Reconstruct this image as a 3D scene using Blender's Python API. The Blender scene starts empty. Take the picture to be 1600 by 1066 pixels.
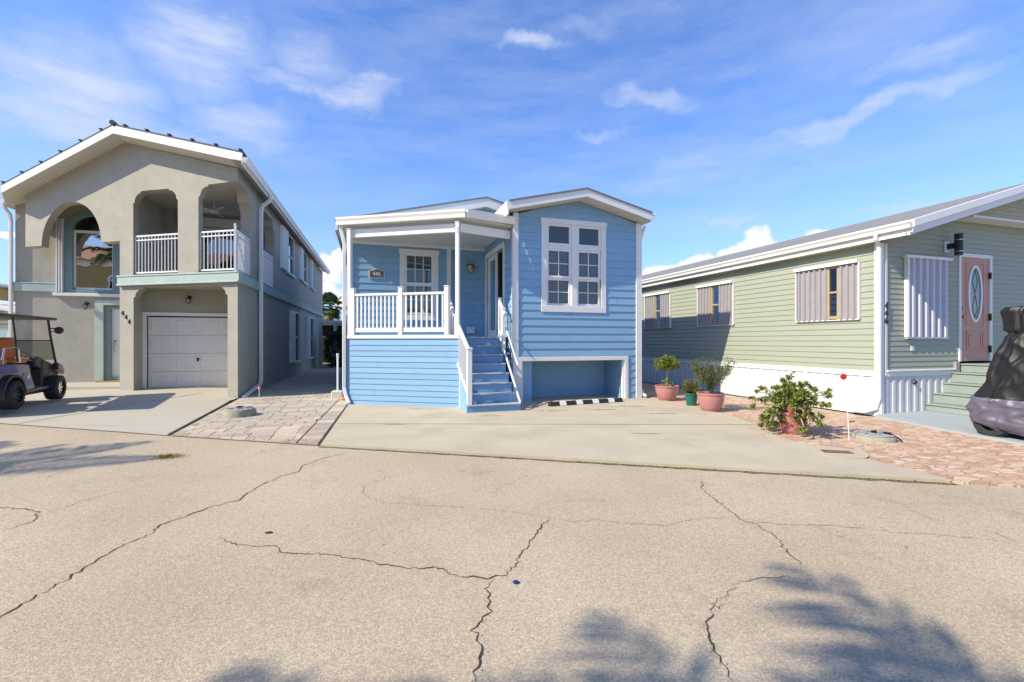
import bpy, bmesh, math, random
from mathutils import Vector, Matrix, noise
from mathutils.geometry import tessellate_polygon
random.seed(7)
EXPO = 0.40
SUN_E = 5.0
SKY_S = 0.078
PALM_A = (-5.35, -3.70, 6.3)
PALM_D = (-7.65, -3.80, 6.3)
PALM_C = (-6.65, -3.98, 6.3)
PALM_B = (-14.25, 1.15, 6.3)
SKY_TINT = (1.42, 1.85, 2.65, 1); HORIZ = 0.42; HORCOL = (4.6, 6.2, 9.6, 1); CIRCOL = (6.6, 7.5, 9.6, 1); CUMCOL = (9.6, 9.7, 10.2, 1)
# cirrus streaks: ends in the photo's view, half width (rad), strength
CIRRUS = [(-80, 110, 300, 200, 0.16, 1.0), (230, 180, 480, 205, .06, .8), (170, 15, 430, 95, .12, .9), (400, 70, 560, 130, .08, .6), (470, 150, 645, 118, .04, .9), (350, 110, 560, 150, .03, .7),
          (60, 190, 480, 215, .03, .7), (765, 76, 890, 72, .024, .8), (890, 205, 990, 195, .022, .6), (940, 140, 1100, 165, .03, .6), (850, 30, 1000, 25, .03, .35),
          (1100, 255, 1640, 66, .024, .75), (1000, 290, 1350, 200, .03, .5), (930, 290, 1260, 215, .05, .45), (1150, 70, 1600, 10, .12, .35), (1290, 130, 1600, 55, .03, .5),
          (1000, 300, 1250, 250, .05, .35), (1290, 330, 1560, 318, .018, .7), (1080, 350, 1200, 348, .015, .6), (520, 330, 760, 260, .05, .2)]
CUMULUS = [(1182, 388, 52, 38, 1), (1150, 398, 40, 22, 1), (1280, 378, 46, 32, 1), (1310, 385, 40, 20, .9), (1100, 418, 70, 20, 1), (1040, 428, 60, 16, .9), (1230, 400, 60, 16, .8),
           (515, 420, 26, 34, .9), (535, 400, 22, 22, .9), (500, 455, 50, 24, .8), (5, 366, 26, 11, .7), (560, 470, 60, 30, .7)]
R = math.radians
scene = bpy.context.scene
col = scene.collection

# ------------------------------------------------------------------ camera
cam_d = bpy.data.cameras.new('camera')
cam_d.sensor_width = 36.0
cam_d.lens = 16.0
cam_d.clip_start = 0.05
cam_d.clip_end = 2000
cam = bpy.data.objects.new('camera', cam_d)
cam.location = (0, 0, 1.5)
cam.rotation_euler = (R(90), 0, 0)
col.objects.link(cam)
scene.camera = cam

# ------------------------------------------------------------------ light
SUN_EL = 39.5
SH_AZ = 28.5           # direction in which shadows fall, from +X towards +Y
sd = bpy.data.lights.new('sun', 'SUN')
sd.energy = SUN_E
sd.angle = R(0.5)
sd.color = (1.0, 0.90, 0.725)
sun = bpy.data.objects.new('sun', sd)
dv = Vector((math.cos(R(SUN_EL)) * math.cos(R(SH_AZ)), math.cos(R(SUN_EL)) * math.sin(R(SH_AZ)), -math.sin(R(SUN_EL))))
sun.rotation_euler = dv.to_track_quat('-Z', 'Y').to_euler()
sun.location = (-20, -12, 20)
col.objects.link(sun)

world = bpy.data.worlds.new('World')
scene.world = world
world.use_nodes = True
wt = world.node_tree
wt.nodes.clear()
def WN(t, **k):
    n = wt.nodes.new(t)
    for a, b in k.items(): setattr(n, a, b)
    return n
def WL(a, b): wt.links.new(a, b)
sky = WN('ShaderNodeTexSky', sky_type='NISHITA', sun_disc=False)
sky.sun_elevation = R(SUN_EL)
sky.sun_rotation = R(241.5)
sky.air_density = 1.0; sky.dust_density = 0.35; sky.ozone_density = 2.2
hs = WN('ShaderNodeVectorMath', operation='MULTIPLY'); hs.inputs[1].default_value = SKY_TINT[:3]
WL(sky.outputs[0], hs.inputs[0])
geo = WN('ShaderNodeTexCoord')
sep = WN('ShaderNodeSeparateXYZ'); WL(geo.outputs['Generated'], sep.inputs[0])
def WM(op, a, b=None, c=None):
    n = WN('ShaderNodeMath', operation=op)
    for i, v in enumerate((a, b, c)):
        if v is None: continue
        if isinstance(v, (int, float)): n.inputs[i].default_value = v
        else: WL(v, n.inputs[i])
    return n.outputs[0]
az = WM('ARCTAN2', sep.outputs[0], sep.outputs[1])
el = WM('ARCSINE', sep.outputs[2])
ae = WN('ShaderNodeCombineXYZ'); WL(az, ae.inputs[0]); WL(el, ae.inputs[1])
# wispy distortion of the sky coordinates
n1 = WN('ShaderNodeTexNoise'); n1.inputs['Scale'].default_value = 7.0; n1.inputs['Detail'].default_value = 4
WL(ae.outputs[0], n1.inputs['Vector'])
vs = WN('ShaderNodeVectorMath', operation='SUBTRACT'); WL(n1.outputs['Color'], vs.inputs[0]); vs.inputs[1].default_value = (.5, .5, .5)
vm = WN('ShaderNodeVectorMath', operation='SCALE'); WL(vs.outputs[0], vm.inputs[0]); vm.inputs['Scale'].default_value = 0.10
va = WN('ShaderNodeVectorMath', operation='ADD'); WL(ae.outputs[0], va.inputs[0]); WL(vm.outputs[0], va.inputs[1])
n9 = WN('ShaderNodeTexNoise'); n9.inputs['Scale'].default_value = 26.0; n9.inputs['Detail'].default_value = 6
WL(ae.outputs[0], n9.inputs['Vector'])
vs9 = WN('ShaderNodeVectorMath', operation='SUBTRACT'); WL(n9.outputs['Color'], vs9.inputs[0]); vs9.inputs[1].default_value = (.5, .5, .5)
vm9 = WN('ShaderNodeVectorMath', operation='MULTIPLY'); WL(vs9.outputs[0], vm9.inputs[0]); vm9.inputs[1].default_value = (.075, .04, 0)
va9 = WN('ShaderNodeVectorMath', operation='ADD'); WL(va.outputs[0], va9.inputs[0]); WL(vm9.outputs[0], va9.inputs[1]); va = va9
def blob(a, e, ra, re, rot, strength, src):
    mp = WN('ShaderNodeMapping', vector_type='TEXTURE')
    mp.inputs['Location'].default_value = (a, e, 0)
    mp.inputs['Rotation'].default_value = (0, 0, rot)
    mp.inputs['Scale'].default_value = (ra, re, 1)
    WL(src, mp.inputs['Vector'])
    ln = WN('ShaderNodeVectorMath', operation='LENGTH'); WL(mp.outputs[0], ln.inputs[0])
    mr = WN('ShaderNodeMapRange', interpolation_type='SMOOTHSTEP')
    mr.inputs['From Min'].default_value = 1.0; mr.inputs['From Max'].default_value = 0.15
    mr.inputs['To Min'].default_value = 0.0; mr.inputs['To Max'].default_value = strength
    WL(ln.outputs['Value'], mr.inputs['Value'])
    return mr.outputs[0]
def px2ae(x, y):
    X = (x - 800) / 711; Z = (533 - y) / 711
    return math.atan2(X, 1), math.atan2(Z, math.sqrt(X * X + 1))
cirrus = None
for (x0, y0, x1, y1, w, s) in CIRRUS:
    a0, e0 = px2ae(x0, y0); a1, e1 = px2ae(x1, y1)
    L = math.hypot(a1 - a0, e1 - e0) / 2
    b = blob((a0 + a1) / 2, (e0 + e1) / 2, L * 1.25, w, math.atan2(e1 - e0, a1 - a0), s, va.outputs[0])
    cirrus = b if cirrus is None else WM('MAXIMUM', cirrus, b)
# streaky texture, stretched along the sky
mps = WN('ShaderNodeMapping'); mps.inputs['Rotation'].default_value = (0, 0, R(-17)); mps.inputs['Scale'].default_value = (1.7, 8.5, 1)
WL(ae.outputs[0], mps.inputs['Vector'])
n2 = WN('ShaderNodeTexNoise'); n2.inputs['Scale'].default_value = 2.6; n2.inputs['Detail'].default_value = 9; n2.inputs['Roughness'].default_value = 0.62
WL(mps.outputs[0], n2.inputs['Vector'])
mr2 = WN('ShaderNodeMapRange'); mr2.inputs['From Min'].default_value = 0.30; mr2.inputs['From Max'].default_value = 0.62
WL(n2.outputs['Fac'], mr2.inputs['Value'])
cir = WM('MULTIPLY', cirrus, WM('ADD', WM('MULTIPLY', mr2.outputs[0], 0.72), 0.28))
# thin general veil
mr3 = WN('ShaderNodeMapRange'); mr3.inputs['From Min'].default_value = 0.36; mr3.inputs['From Max'].default_value = 0.78; mr3.inputs['To Max'].default_value = 0.30
WL(n2.outputs['Fac'], mr3.inputs['Value'])
cir = WM('MAXIMUM', cir, mr3.outputs[0])
# cumulus near the horizon, lumpy
n4 = WN('ShaderNodeTexNoise'); n4.inputs['Scale'].default_value = 22; n4.inputs['Detail'].default_value = 5
WL(ae.outputs[0], n4.inputs['Vector'])
vs4 = WN('ShaderNodeVectorMath', operation='SUBTRACT'); WL(n4.outputs['Color'], vs4.inputs[0]); vs4.inputs[1].default_value = (.5, .5, .5)
vm4 = WN('ShaderNodeVectorMath', operation='SCALE'); WL(vs4.outputs[0], vm4.inputs[0]); vm4.inputs['Scale'].default_value = 0.05
va4 = WN('ShaderNodeVectorMath', operation='ADD'); WL(ae.outputs[0], va4.inputs[0]); WL(vm4.outputs[0], va4.inputs[1])
cum = None
for (x, y, rx, ry, s) in CUMULUS:
    a, e = px2ae(x, y); a2, _ = px2ae(x + rx, y); _, e2 = px2ae(x, y - ry)
    b = blob(a, e, abs(a2 - a), abs(e2 - e), 0, s, va4.outputs[0])
    cum = b if cum is None else WM('MAXIMUM', cum, b)
mr5 = WN('ShaderNodeMapRange', interpolation_type='SMOOTHSTEP'); mr5.inputs['From Min'].default_value = 0.12; mr5.inputs['From Max'].default_value = 0.42
WL(cum, mr5.inputs['Value'])
# whitening towards the horizon
hz = WN('ShaderNodeMapRange', interpolation_type='SMOOTHSTEP')
hz.inputs['From Min'].default_value = 0.42; hz.inputs['From Max'].default_value = 0.0; hz.inputs['To Max'].default_value = HORIZ
WL(el, hz.inputs['Value'])
mixh = WN('ShaderNodeMix', data_type='RGBA'); WL(hz.outputs[0], mixh.inputs[0]); WL(hs.outputs[0], mixh.inputs[6]); mixh.inputs[7].default_value = HORCOL
mixa = WN('ShaderNodeMix', data_type='RGBA'); WL(cir, mixa.inputs[0]); WL(mixh.outputs[2], mixa.inputs[6]); mixa.inputs[7].default_value = CIRCOL
mixb = WN('ShaderNodeMix', data_type='RGBA'); WL(mr5.outputs[0], mixb.inputs[0]); WL(mixa.outputs[2], mixb.inputs[6]); mixb.inputs[7].default_value = CUMCOL
bg = WN('ShaderNodeBackground'); bg.inputs['Strength'].default_value = SKY_S
WL(mixb.outputs[2], bg.inputs['Color'])
wo = WN('ShaderNodeOutputWorld'); WL(bg.outputs[0], wo.inputs[0])
scene.view_settings.view_transform = 'Standard'
scene.view_settings.look = 'None'
scene.view_settings.gamma = 1.0
scene.view_settings.exposure = EXPO

# ------------------------------------------------------------------ helpers
def srgb(r, g, b):
    f = lambda c: (c / 255 / 12.92) if c / 255 <= 0.04045 else ((c / 255 + 0.055) / 1.055) ** 2.4
    return (f(r), f(g), f(b), 1)

def material(name, color, rough=0.6, var=0.08, vscale=3.0, bump=0.0, bscale=60.0, metal=0.0, spec=0.5, detail=4,
             spots=None, stretch=(1, 1, 1), coat=0.0, bdist=0.01, attr=None, trans=0.0):
    m = bpy.data.materials.new(name); m.use_nodes = True
    nt = m.node_tree; b = nt.nodes['Principled BSDF']
    b.inputs['Roughness'].default_value = rough; b.inputs['Metallic'].default_value = metal
    b.inputs['Specular IOR Level'].default_value = spec
    if coat: b.inputs['Coat Weight'].default_value = coat; b.inputs['Coat Roughness'].default_value = 0.06
    tc = nt.nodes.new('ShaderNodeTexCoord'); mp = nt.nodes.new('ShaderNodeMapping')
    mp.inputs['Scale'].default_value = stretch
    nt.links.new(tc.outputs['Object'], mp.inputs[0])
    n = nt.nodes.new('ShaderNodeTexNoise'); n.inputs['Scale'].default_value = vscale; n.inputs['Detail'].default_value = detail
    n.inputs['Roughness'].default_value = 0.6
    nt.links.new(mp.outputs[0], n.inputs['Vector'])
    mr = nt.nodes.new('ShaderNodeMapRange'); mr.inputs['From Min'].default_value = 0.3; mr.inputs['From Max'].default_value = 0.7
    mr.inputs['To Min'].default_value = 1 - var; mr.inputs['To Max'].default_value = 1 + var
    nt.links.new(n.outputs['Fac'], mr.inputs['Value'])
    mx = nt.nodes.new('ShaderNodeVectorMath'); mx.operation = 'SCALE'
    if attr:
        at = nt.nodes.new('ShaderNodeAttribute'); at.attribute_name = attr
        mu = nt.nodes.new('ShaderNodeVectorMath'); mu.operation = 'MULTIPLY'
        mu.inputs[0].default_value = color[:3]; nt.links.new(at.outputs['Color'], mu.inputs[1])
        nt.links.new(mu.outputs[0], mx.inputs[0])
    else: mx.inputs[0].default_value = color[:3]
    nt.links.new(mr.outputs[0], mx.inputs['Scale'])
    out = mx.outputs[0]
    if spots:
        for (sc, lo, hi, amt, colr) in spots:
            ns = nt.nodes.new('ShaderNodeTexNoise'); ns.inputs['Scale'].default_value = sc; ns.inputs['Detail'].default_value = 3
            nt.links.new(mp.outputs[0], ns.inputs['Vector'])
            ms = nt.nodes.new('ShaderNodeMapRange'); ms.inputs['From Min'].default_value = lo; ms.inputs['From Max'].default_value = hi; ms.inputs['To Max'].default_value = amt
            nt.links.new(ns.outputs['Fac'], ms.inputs['Value'])
            mc = nt.nodes.new('ShaderNodeMix'); mc.data_type = 'RGBA'
            nt.links.new(ms.outputs[0], mc.inputs[0]); nt.links.new(out, mc.inputs[6]); mc.inputs[7].default_value = colr
            out = mc.outputs[2]
    nt.links.new(out, b.inputs['Base Color'])
    if trans:
        b.inputs['Subsurface Weight'].default_value = 0.0
        tr = nt.nodes.new('ShaderNodeBsdfTranslucent'); nt.links.new(out, tr.inputs[0])
        ms = nt.nodes.new('ShaderNodeMixShader'); ms.inputs[0].default_value = trans
        nt.links.new(b.outputs[0], ms.inputs[1]); nt.links.new(tr.outputs[0], ms.inputs[2])
        nt.links.new(ms.outputs[0], nt.nodes['Material Output'].inputs[0])
    if bump:
        nb = nt.nodes.new('ShaderNodeTexNoise'); nb.inputs['Scale'].default_value = bscale; nb.inputs['Detail'].default_value = 5
        nt.links.new(mp.outputs[0], nb.inputs['Vector'])
        bp = nt.nodes.new('ShaderNodeBump'); bp.inputs['Strength'].default_value = bump; bp.inputs['Distance'].default_value = bdist
        nt.links.new(nb.outputs['Fac'], bp.inputs['Height']); nt.links.new(bp.outputs[0], b.inputs['Normal'])
    return m

class MB:
    def __init__(s): s.v = []; s.f = []; s.c = []; s.cur = None; s.smooth = False
    def add(s, vs, fs):
        n = len(s.v); s.v += [tuple(p) for p in vs]
        for f in fs: s.f.append(tuple(i + n for i in f)); s.c.append(s.cur)
        return s
    def box(s, x0, x1, y0, y1, z0, z1):
        return s.add([(x0, y0, z0), (x1, y0, z0), (x1, y1, z0), (x0, y1, z0), (x0, y0, z1), (x1, y0, z1), (x1, y1, z1), (x0, y1, z1)],
              [(0, 3, 2, 1), (4, 5, 6, 7), (0, 1, 5, 4), (1, 2, 6, 5), (2, 3, 7, 6), (3, 0, 4, 7)])
    def bar(s, p0, p1, w, h, up=(0, 0, 1)):
        p0 = Vector(p0); p1 = Vector(p1); d = (p1 - p0).normalized(); up = Vector(up)
        sx = d.cross(up)
        if sx.length < 1e-4: sx = d.cross(Vector((0, 1, 0)))
        sx.normalize(); uy = sx.cross(d).normalized()
        vs = []
        for p in (p0, p1):
            for a, b in ((-1, -1), (1, -1), (1, 1), (-1, 1)): vs.append(p + sx * (a * w / 2) + uy * (b * h / 2))
        return s.add(vs, [(0, 1, 2, 3), (7, 6, 5, 4), (0, 4, 5, 1), (1, 5, 6, 2), (2, 6, 7, 3), (3, 7, 4, 0)])
    def tube(s, pts, rad, n=10, cap=True):
        pts = [Vector(p) for p in pts]
        if not isinstance(rad, (list, tuple)): rad = [rad] * len(pts)
        vs = []; prev = None
        for i, p in enumerate(pts):
            d = (pts[min(i + 1, len(pts) - 1)] - pts[max(i - 1, 0)]).normalized()
            if prev is None:
                a = d.orthogonal().normalized()
            else:
                a = (prev - d * prev.dot(d)).normalized()
            prev = a; b = d.cross(a)
            for k in range(n):
                t = 2 * math.pi * k / n; vs.append(p + (a * math.cos(t) + b * math.sin(t)) * rad[i])
        fs = []
        for i in range(len(pts) - 1):
            for k in range(n):
                k2 = (k + 1) % n; fs.append((i * n + k, i * n + k2, (i + 1) * n + k2, (i + 1) * n + k))
        if cap:
            fs.append(tuple(reversed(range(n)))); fs.append(tuple((len(pts) - 1) * n + k for k in range(n)))
        return s.add(vs, fs)
    def rtube(s, pts, w, h, up=(0, 0, 1)):
        # rectangular duct along a path
        pts = [Vector(p) for p in pts]; vs = []; up = Vector(up)
        for i, p in enumerate(pts):
            d = (pts[min(i + 1, len(pts) - 1)] - pts[max(i - 1, 0)]).normalized()
            sx = d.cross(up).normalized(); uy = sx.cross(d).normalized()
            for a, b in ((-1, -1), (1, -1), (1, 1), (-1, 1)): vs.append(p + sx * (a * w / 2) + uy * (b * h / 2))
        fs = [(0, 1, 2, 3)] + [tuple(reversed([(len(pts) - 1) * 4 + k for k in range(4)]))]
        for i in range(len(pts) - 1):
            for k in range(4):
                k2 = (k + 1) % 4; fs.append((i * 4 + k, (i + 1) * 4 + k, (i + 1) * 4 + k2, i * 4 + k2))
        return s.add(vs, fs)
    def lathe(s, prof, c=(0, 0, 0), n=24, axis='z'):
        vs = []
        for r, z in prof:
            for k in range(n):
                t = 2 * math.pi * k / n
                if axis == 'z': vs.append((c[0] + r * math.cos(t), c[1] + r * math.sin(t), c[2] + z))
                elif axis == 'x': vs.append((c[0] + z, c[1] + r * math.cos(t), c[2] + r * math.sin(t)))
                else: vs.append((c[0] + r * math.cos(t), c[1] + z, c[2] + r * math.sin(t)))
        fs = []
        for i in range(len(prof) - 1):
            for k in range(n):
                k2 = (k + 1) % n; fs.append((i * n + k, i * n + k2, (i + 1) * n + k2, (i + 1) * n + k))
        return s.add(vs, fs)
    def prism(s, outer, mapf, back, holes=()):
        # polygon (2D, with holes) mapped to 3D by mapf(a,b), extruded by vector back
        loops = [list(outer)] + [list(h) for h in holes]
        tri = tessellate_polygon([[Vector((a, b, 0)) for a, b in l] for l in loops])
        flat = [p for l in loops for p in l]; n = len(flat); bk = Vector(back)
        vs = [Vector(mapf(a, b)) for a, b in flat]; vs += [v + bk for v in vs]
        fs = [tuple(t) for t in tri] + [tuple(n + i for i in reversed(t)) for t in tri]
        o = 0
        for l in loops:
            m = len(l)
            for i in range(m):
                j = (i + 1) % m; fs.append((o + i, o + j, n + o + j, n + o + i))
            o += m
        return s.add(vs, fs)
    def build(s, name, mat, parent=None, smooth=False, bevel=0.0, merge=False, norm=True):
        me = bpy.data.meshes.new(name); me.from_pydata(s.v, [], s.f)
        if any(c is not None for c in s.c):
            ca = me.color_attributes.new('tone', 'FLOAT_COLOR', 'CORNER'); i = 0
            for f, c in zip(s.f, s.c):
                cc = c if c is not None else (1, 1, 1)
                for _ in f: ca.data[i].color = (*cc, 1); i += 1
        if norm or merge:
            bm = bmesh.new(); bm.from_mesh(me)
            if merge: bmesh.ops.remove_doubles(bm, verts=bm.verts, dist=1e-4)
            if norm: bmesh.ops.recalc_face_normals(bm, faces=bm.faces)
            bm.to_mesh(me); bm.free()
        me.materials.append(mat)
        if smooth:
            for p in me.polygons: p.use_smooth = True
            if smooth != 'all':
                try: me.set_sharp_from_angle(angle=R(40))
                except Exception: pass
        o = bpy.data.objects.new(name, me); col.objects.link(o)
        if parent: o.parent = parent
        if bevel:
            bv = o.modifiers.new('bevel', 'BEVEL'); bv.width = bevel; bv.segments = 1; bv.limit_method = 'ANGLE'; bv.angle_limit = R(40)
        return o

def tag(o, label=None, cat=None, group=None, kind=None):
    if label: o['label'] = label
    if cat: o['category'] = cat
    if group: o['group'] = group
    if kind: o['kind'] = kind
    return o
def thing(name, label, cat, loc=(0, 0, 0), rz=0.0, group=None):
    o = bpy.data.objects.new(name, None); o.empty_display_size = 0.3; col.objects.link(o)
    o.location = loc; o.rotation_euler = (0, 0, rz)
    return tag(o, label, cat, group)
def copy_tree(o, parent=None):
    c = o.copy(); col.objects.link(c); c.parent = parent
    for ch in list(o.children): copy_tree(ch, c)
    return c
def text(name, s, size, mat, parent, loc, rot, ext=0.006, sx=1.0, bold=0.0):
    cu = bpy.data.curves.new(name, 'FONT'); cu.body = s; cu.size = size; cu.extrude = ext; cu.align_x = 'CENTER'; cu.align_y = 'CENTER'; cu.offset = bold
    t = bpy.data.objects.new(name, cu); col.objects.link(t)
    dg = bpy.context.evaluated_depsgraph_get()
    me = bpy.data.meshes.new_from_object(t.evaluated_get(dg)); me.materials.clear(); me.materials.append(mat)
    bpy.data.objects.remove(t)
    o = bpy.data.objects.new(name, me); col.objects.link(o); o.parent = parent; o.location = loc; o.rotation_euler = rot; o.scale = (sx, 1, 1)
    return o

def siding(mb, P0, A, N, rng, z0, z1, pitch, thick, holes=(), step=None, joints=0.0):
    """real lapped boards: P0 origin, A axis along the wall, N outward normal, rng(z)->(a0,a1)"""
    P0 = Vector(P0); A = Vector(A); N = Vector(N)
    z = z0
    while z < z1 - 1e-4:
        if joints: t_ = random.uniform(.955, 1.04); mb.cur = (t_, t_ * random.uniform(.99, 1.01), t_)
        zb, zt = z, min(z + pitch, z1)
        cuts = sorted({zb, zt} | {h for H in holes for h in (H[2], H[3]) if zb < h < zt} | ({step} if step and zb < step < zt else set()))
        for c0, c1 in zip(cuts[:-1], cuts[1:]):
            m = (c0 + c1) / 2
            a0b, a1b = rng(c0); a0t, a1t = rng(c1)
            segs = [(0.0, 1.0)]
            hs_ = sorted((H[0], H[1]) for H in holes if H[2] <= m <= H[3])
            lo = [(a0b, a0t)]; spans = []; cur = (a0b, a0t)
            for ha, hb in hs_:
                if ha > min(cur): spans.append((cur, (ha, ha)))
                cur = (max(hb, cur[0]), max(hb, cur[1]))
            spans.append((cur, (a1b, a1t)))
            for (lb, lt), (rb, rt) in spans:
                if rb - lb < 1e-3 and rt - lt < 1e-3: continue
                ob = thick * (1 - (c0 - zb) / pitch) + 0.002; ot = thick * (1 - (c1 - zb) / pitch) + 0.002
                def pt(a, zz, o): return P0 + A * a + N * o + Vector((0, 0, zz))
                vs = [pt(lb, c0, ob), pt(rb, c0, ob), pt(rt, c1, ot), pt(lt, c1, ot)]
                fs = [(0, 1, 2, 3)]
                if abs(c0 - zb) < 1e-6:
                    vs += [pt(lb, c0, 0), pt(rb, c0, 0)]; fs.append((0, 4, 5, 1))
                mb.add(vs, fs)
                if joints and abs(c0 - zb) < 1e-6 and abs(c1 - zt) < 1e-6 and rb - lb > .8 and random.random() < joints:
                    a = random.uniform(lb + .2, rb - .2); kc = mb.cur; mb.cur = (.32, .36, .40)  # butt joint: the shade in its gap painted as a dark strip
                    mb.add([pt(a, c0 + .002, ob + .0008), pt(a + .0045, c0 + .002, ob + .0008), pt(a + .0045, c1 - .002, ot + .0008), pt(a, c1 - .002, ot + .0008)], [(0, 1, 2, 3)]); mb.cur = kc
        z += pitch
    return mb
def arc(cx, cz, rx, rz, t0, t1, n=14):
    return [(cx + rx * math.cos(R(t0 + (t1 - t0) * i / n)), cz + rz * math.sin(R(t0 + (t1 - t0) * i / n))) for i in range(n + 1)]

def ground(x, y, z=0.0):
    k = (z - 1.5) / (-(y - 533) / 711); return ((x - 800) / 711 * k, k)
# ------------------------------------------------------------------ materials
WHITE = material('white_vinyl', (.74, .73, .70), .45, .03, 4, .05, 80)
WHITE2 = material('white_trim_paint', (.72, .715, .695), .55, .04, 6, .08, 120)
CREAM = material('cream_aluminium', (.80, .78, .71), .4, .03, 5)
STUCCO = material('beige_stucco', (.405, .38, .31), .9, .09, 2.2, .8, 55, spec=.2, detail=8, spots=[(9, .55, .75, .22, (.36, .33, .26, 1))], bdist=.02)
TEALBAND = material('pale_teal_stucco', (.40, .475, .43), .85, .06, 3, .4, 45, spec=.2)
TEALPAINT = material('teal_painted_frame', (.17, .26, .26), .6, .06, 4)
SAGEJAMB = material('sage_painted_jamb', (.42, .50, .44), .6, .05, 4)
SOFFIT = material('soffit_vinyl', (.60, .57, .49), .6, .04, 4)
BLUE = material('blue_lap_siding', (.225, .39, .555), .62, .075, 3.5, .25, 60, spec=.35, stretch=(1, 1, 7), bdist=.004)
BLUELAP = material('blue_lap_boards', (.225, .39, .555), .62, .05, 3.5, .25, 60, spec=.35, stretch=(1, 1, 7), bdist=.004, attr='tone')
BLUESTEP = material('blue_step_paint', (.17, .32, .50), .65, .08, 5, .15, 60)
GREEN = material('sage_green_siding', (.33, .355, .27), .55, .03, 5, .12, 50, spec=.35, stretch=(1, 1, 7), bdist=.003)
SKIRT = material('white_metal_skirting', (.60, .605, .61), .45, .04, 2)
SHINGLE = material('grey_shingle', (.20, .20, .19), .9, .18, 30, .5, 120)
DARKTILE = material('dark_green_roof_tile', (.035, .05, .05), .7, .25, 8, .3, 40)
METALROOF = material('grey_metal_roof', (.55, .56, .57), .45, .05, 3)
SHUTTER = material('grey_storm_shutter', (.31, .29, .285), .45, .05, 4, spec=.5)
SHUTTERW = material('white_storm_shutter', (.50, .49, .52), .4, .04, 4)
TANFRAME = material('tan_window_frame', (.40, .31, .16), .6, .05, 4)
PINKDOOR = material('salmon_pink_door', (.50, .25, .175), .5, .04, 4)
GARAGE = material('white_garage_door', (.77, .73, .65), .5, .03, 3, .1, 90)
BLACK = material('black_metal', (.012, .012, .014), .4, .1, 8)
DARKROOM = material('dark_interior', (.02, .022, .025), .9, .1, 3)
INTERIOR = material('pale_interior_wall', (.35, .33, .30), .9, .05, 3)
BLIND = material('window_blind', (.30, .32, .30), .6, .04, 8)
BRASS = material('old_brass', (.35, .28, .16), .4, .1, 12, metal=.8)
STEPGREY = material('sage_grey_step_paint', (.25, .295, .265), .7, .06, 4, .15, 60)
PADBLUE = material('pale_grey_blue_pad_paint', (.34, .385, .385), .75, .05, 4, .15, 60)
CHROME = material('bright_metal', (.7, .7, .7), .2, .02, 4, metal=1.0)

def glass(name, mixf=.32, tint=(.55, .62, .62, 1)):
    m = bpy.data.materials.new(name); m.use_nodes = True; nt = m.node_tree; nt.nodes.clear()
    o = nt.nodes.new('ShaderNodeOutputMaterial'); mx = nt.nodes.new('ShaderNodeMixShader'); t = nt.nodes.new('ShaderNodeBsdfTransparent')
    g = nt.nodes.new('ShaderNodeBsdfGlossy'); g.inputs['Roughness'].default_value = .015; t.inputs[0].default_value = tint
    lw = nt.nodes.new('ShaderNodeLayerWeight'); lw.inputs[0].default_value = .25
    mr = nt.nodes.new('ShaderNodeMapRange'); mr.inputs['To Min'].default_value = mixf; mr.inputs['To Max'].default_value = 1
    nz = nt.nodes.new('ShaderNodeTexNoise'); nz.inputs['Scale'].default_value = 1.5
    tc = nt.nodes.new('ShaderNodeTexCoord'); nt.links.new(tc.outputs['Object'], nz.inputs['Vector'])
    bp = nt.nodes.new('ShaderNodeBump'); bp.inputs['Strength'].default_value = .06; bp.inputs['Distance'].default_value = .05
    nt.links.new(nz.outputs['Fac'], bp.inputs['Height']); nt.links.new(bp.outputs[0], g.inputs['Normal'])
    nt.links.new(lw.outputs['Fresnel'], mr.inputs['Value']); nt.links.new(mr.outputs[0], mx.inputs[0])
    nt.links.new(t.outputs[0], mx.inputs[1]); nt.links.new(g.outputs[0], mx.inputs[2]); nt.links.new(mx.outputs[0], o.inputs[0])
    return m
GLASS = glass('window_glass', .10)
DIMGLASS = glass('dim_glass', .22, (.06, .07, .07, 1))
MIRROR = glass('reflective_tinted_glass', .62, (.10, .12, .13, 1))

# ------------------------------------------------------------------ the setting
def sheet(name, poly, z, mat, kind='structure', thick=0.0):
    mb = MB()
    if thick: mb.prism(poly, lambda a, b: (a, b, z), (0, 0, -thick))
    else:
        tri = tessellate_polygon([[Vector((a, b, 0)) for a, b in poly]]); mb.add([(a, b, z) for a, b in poly], [tuple(t) for t in tri])
    return tag(mb.build(name, mat), kind=kind)

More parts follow.
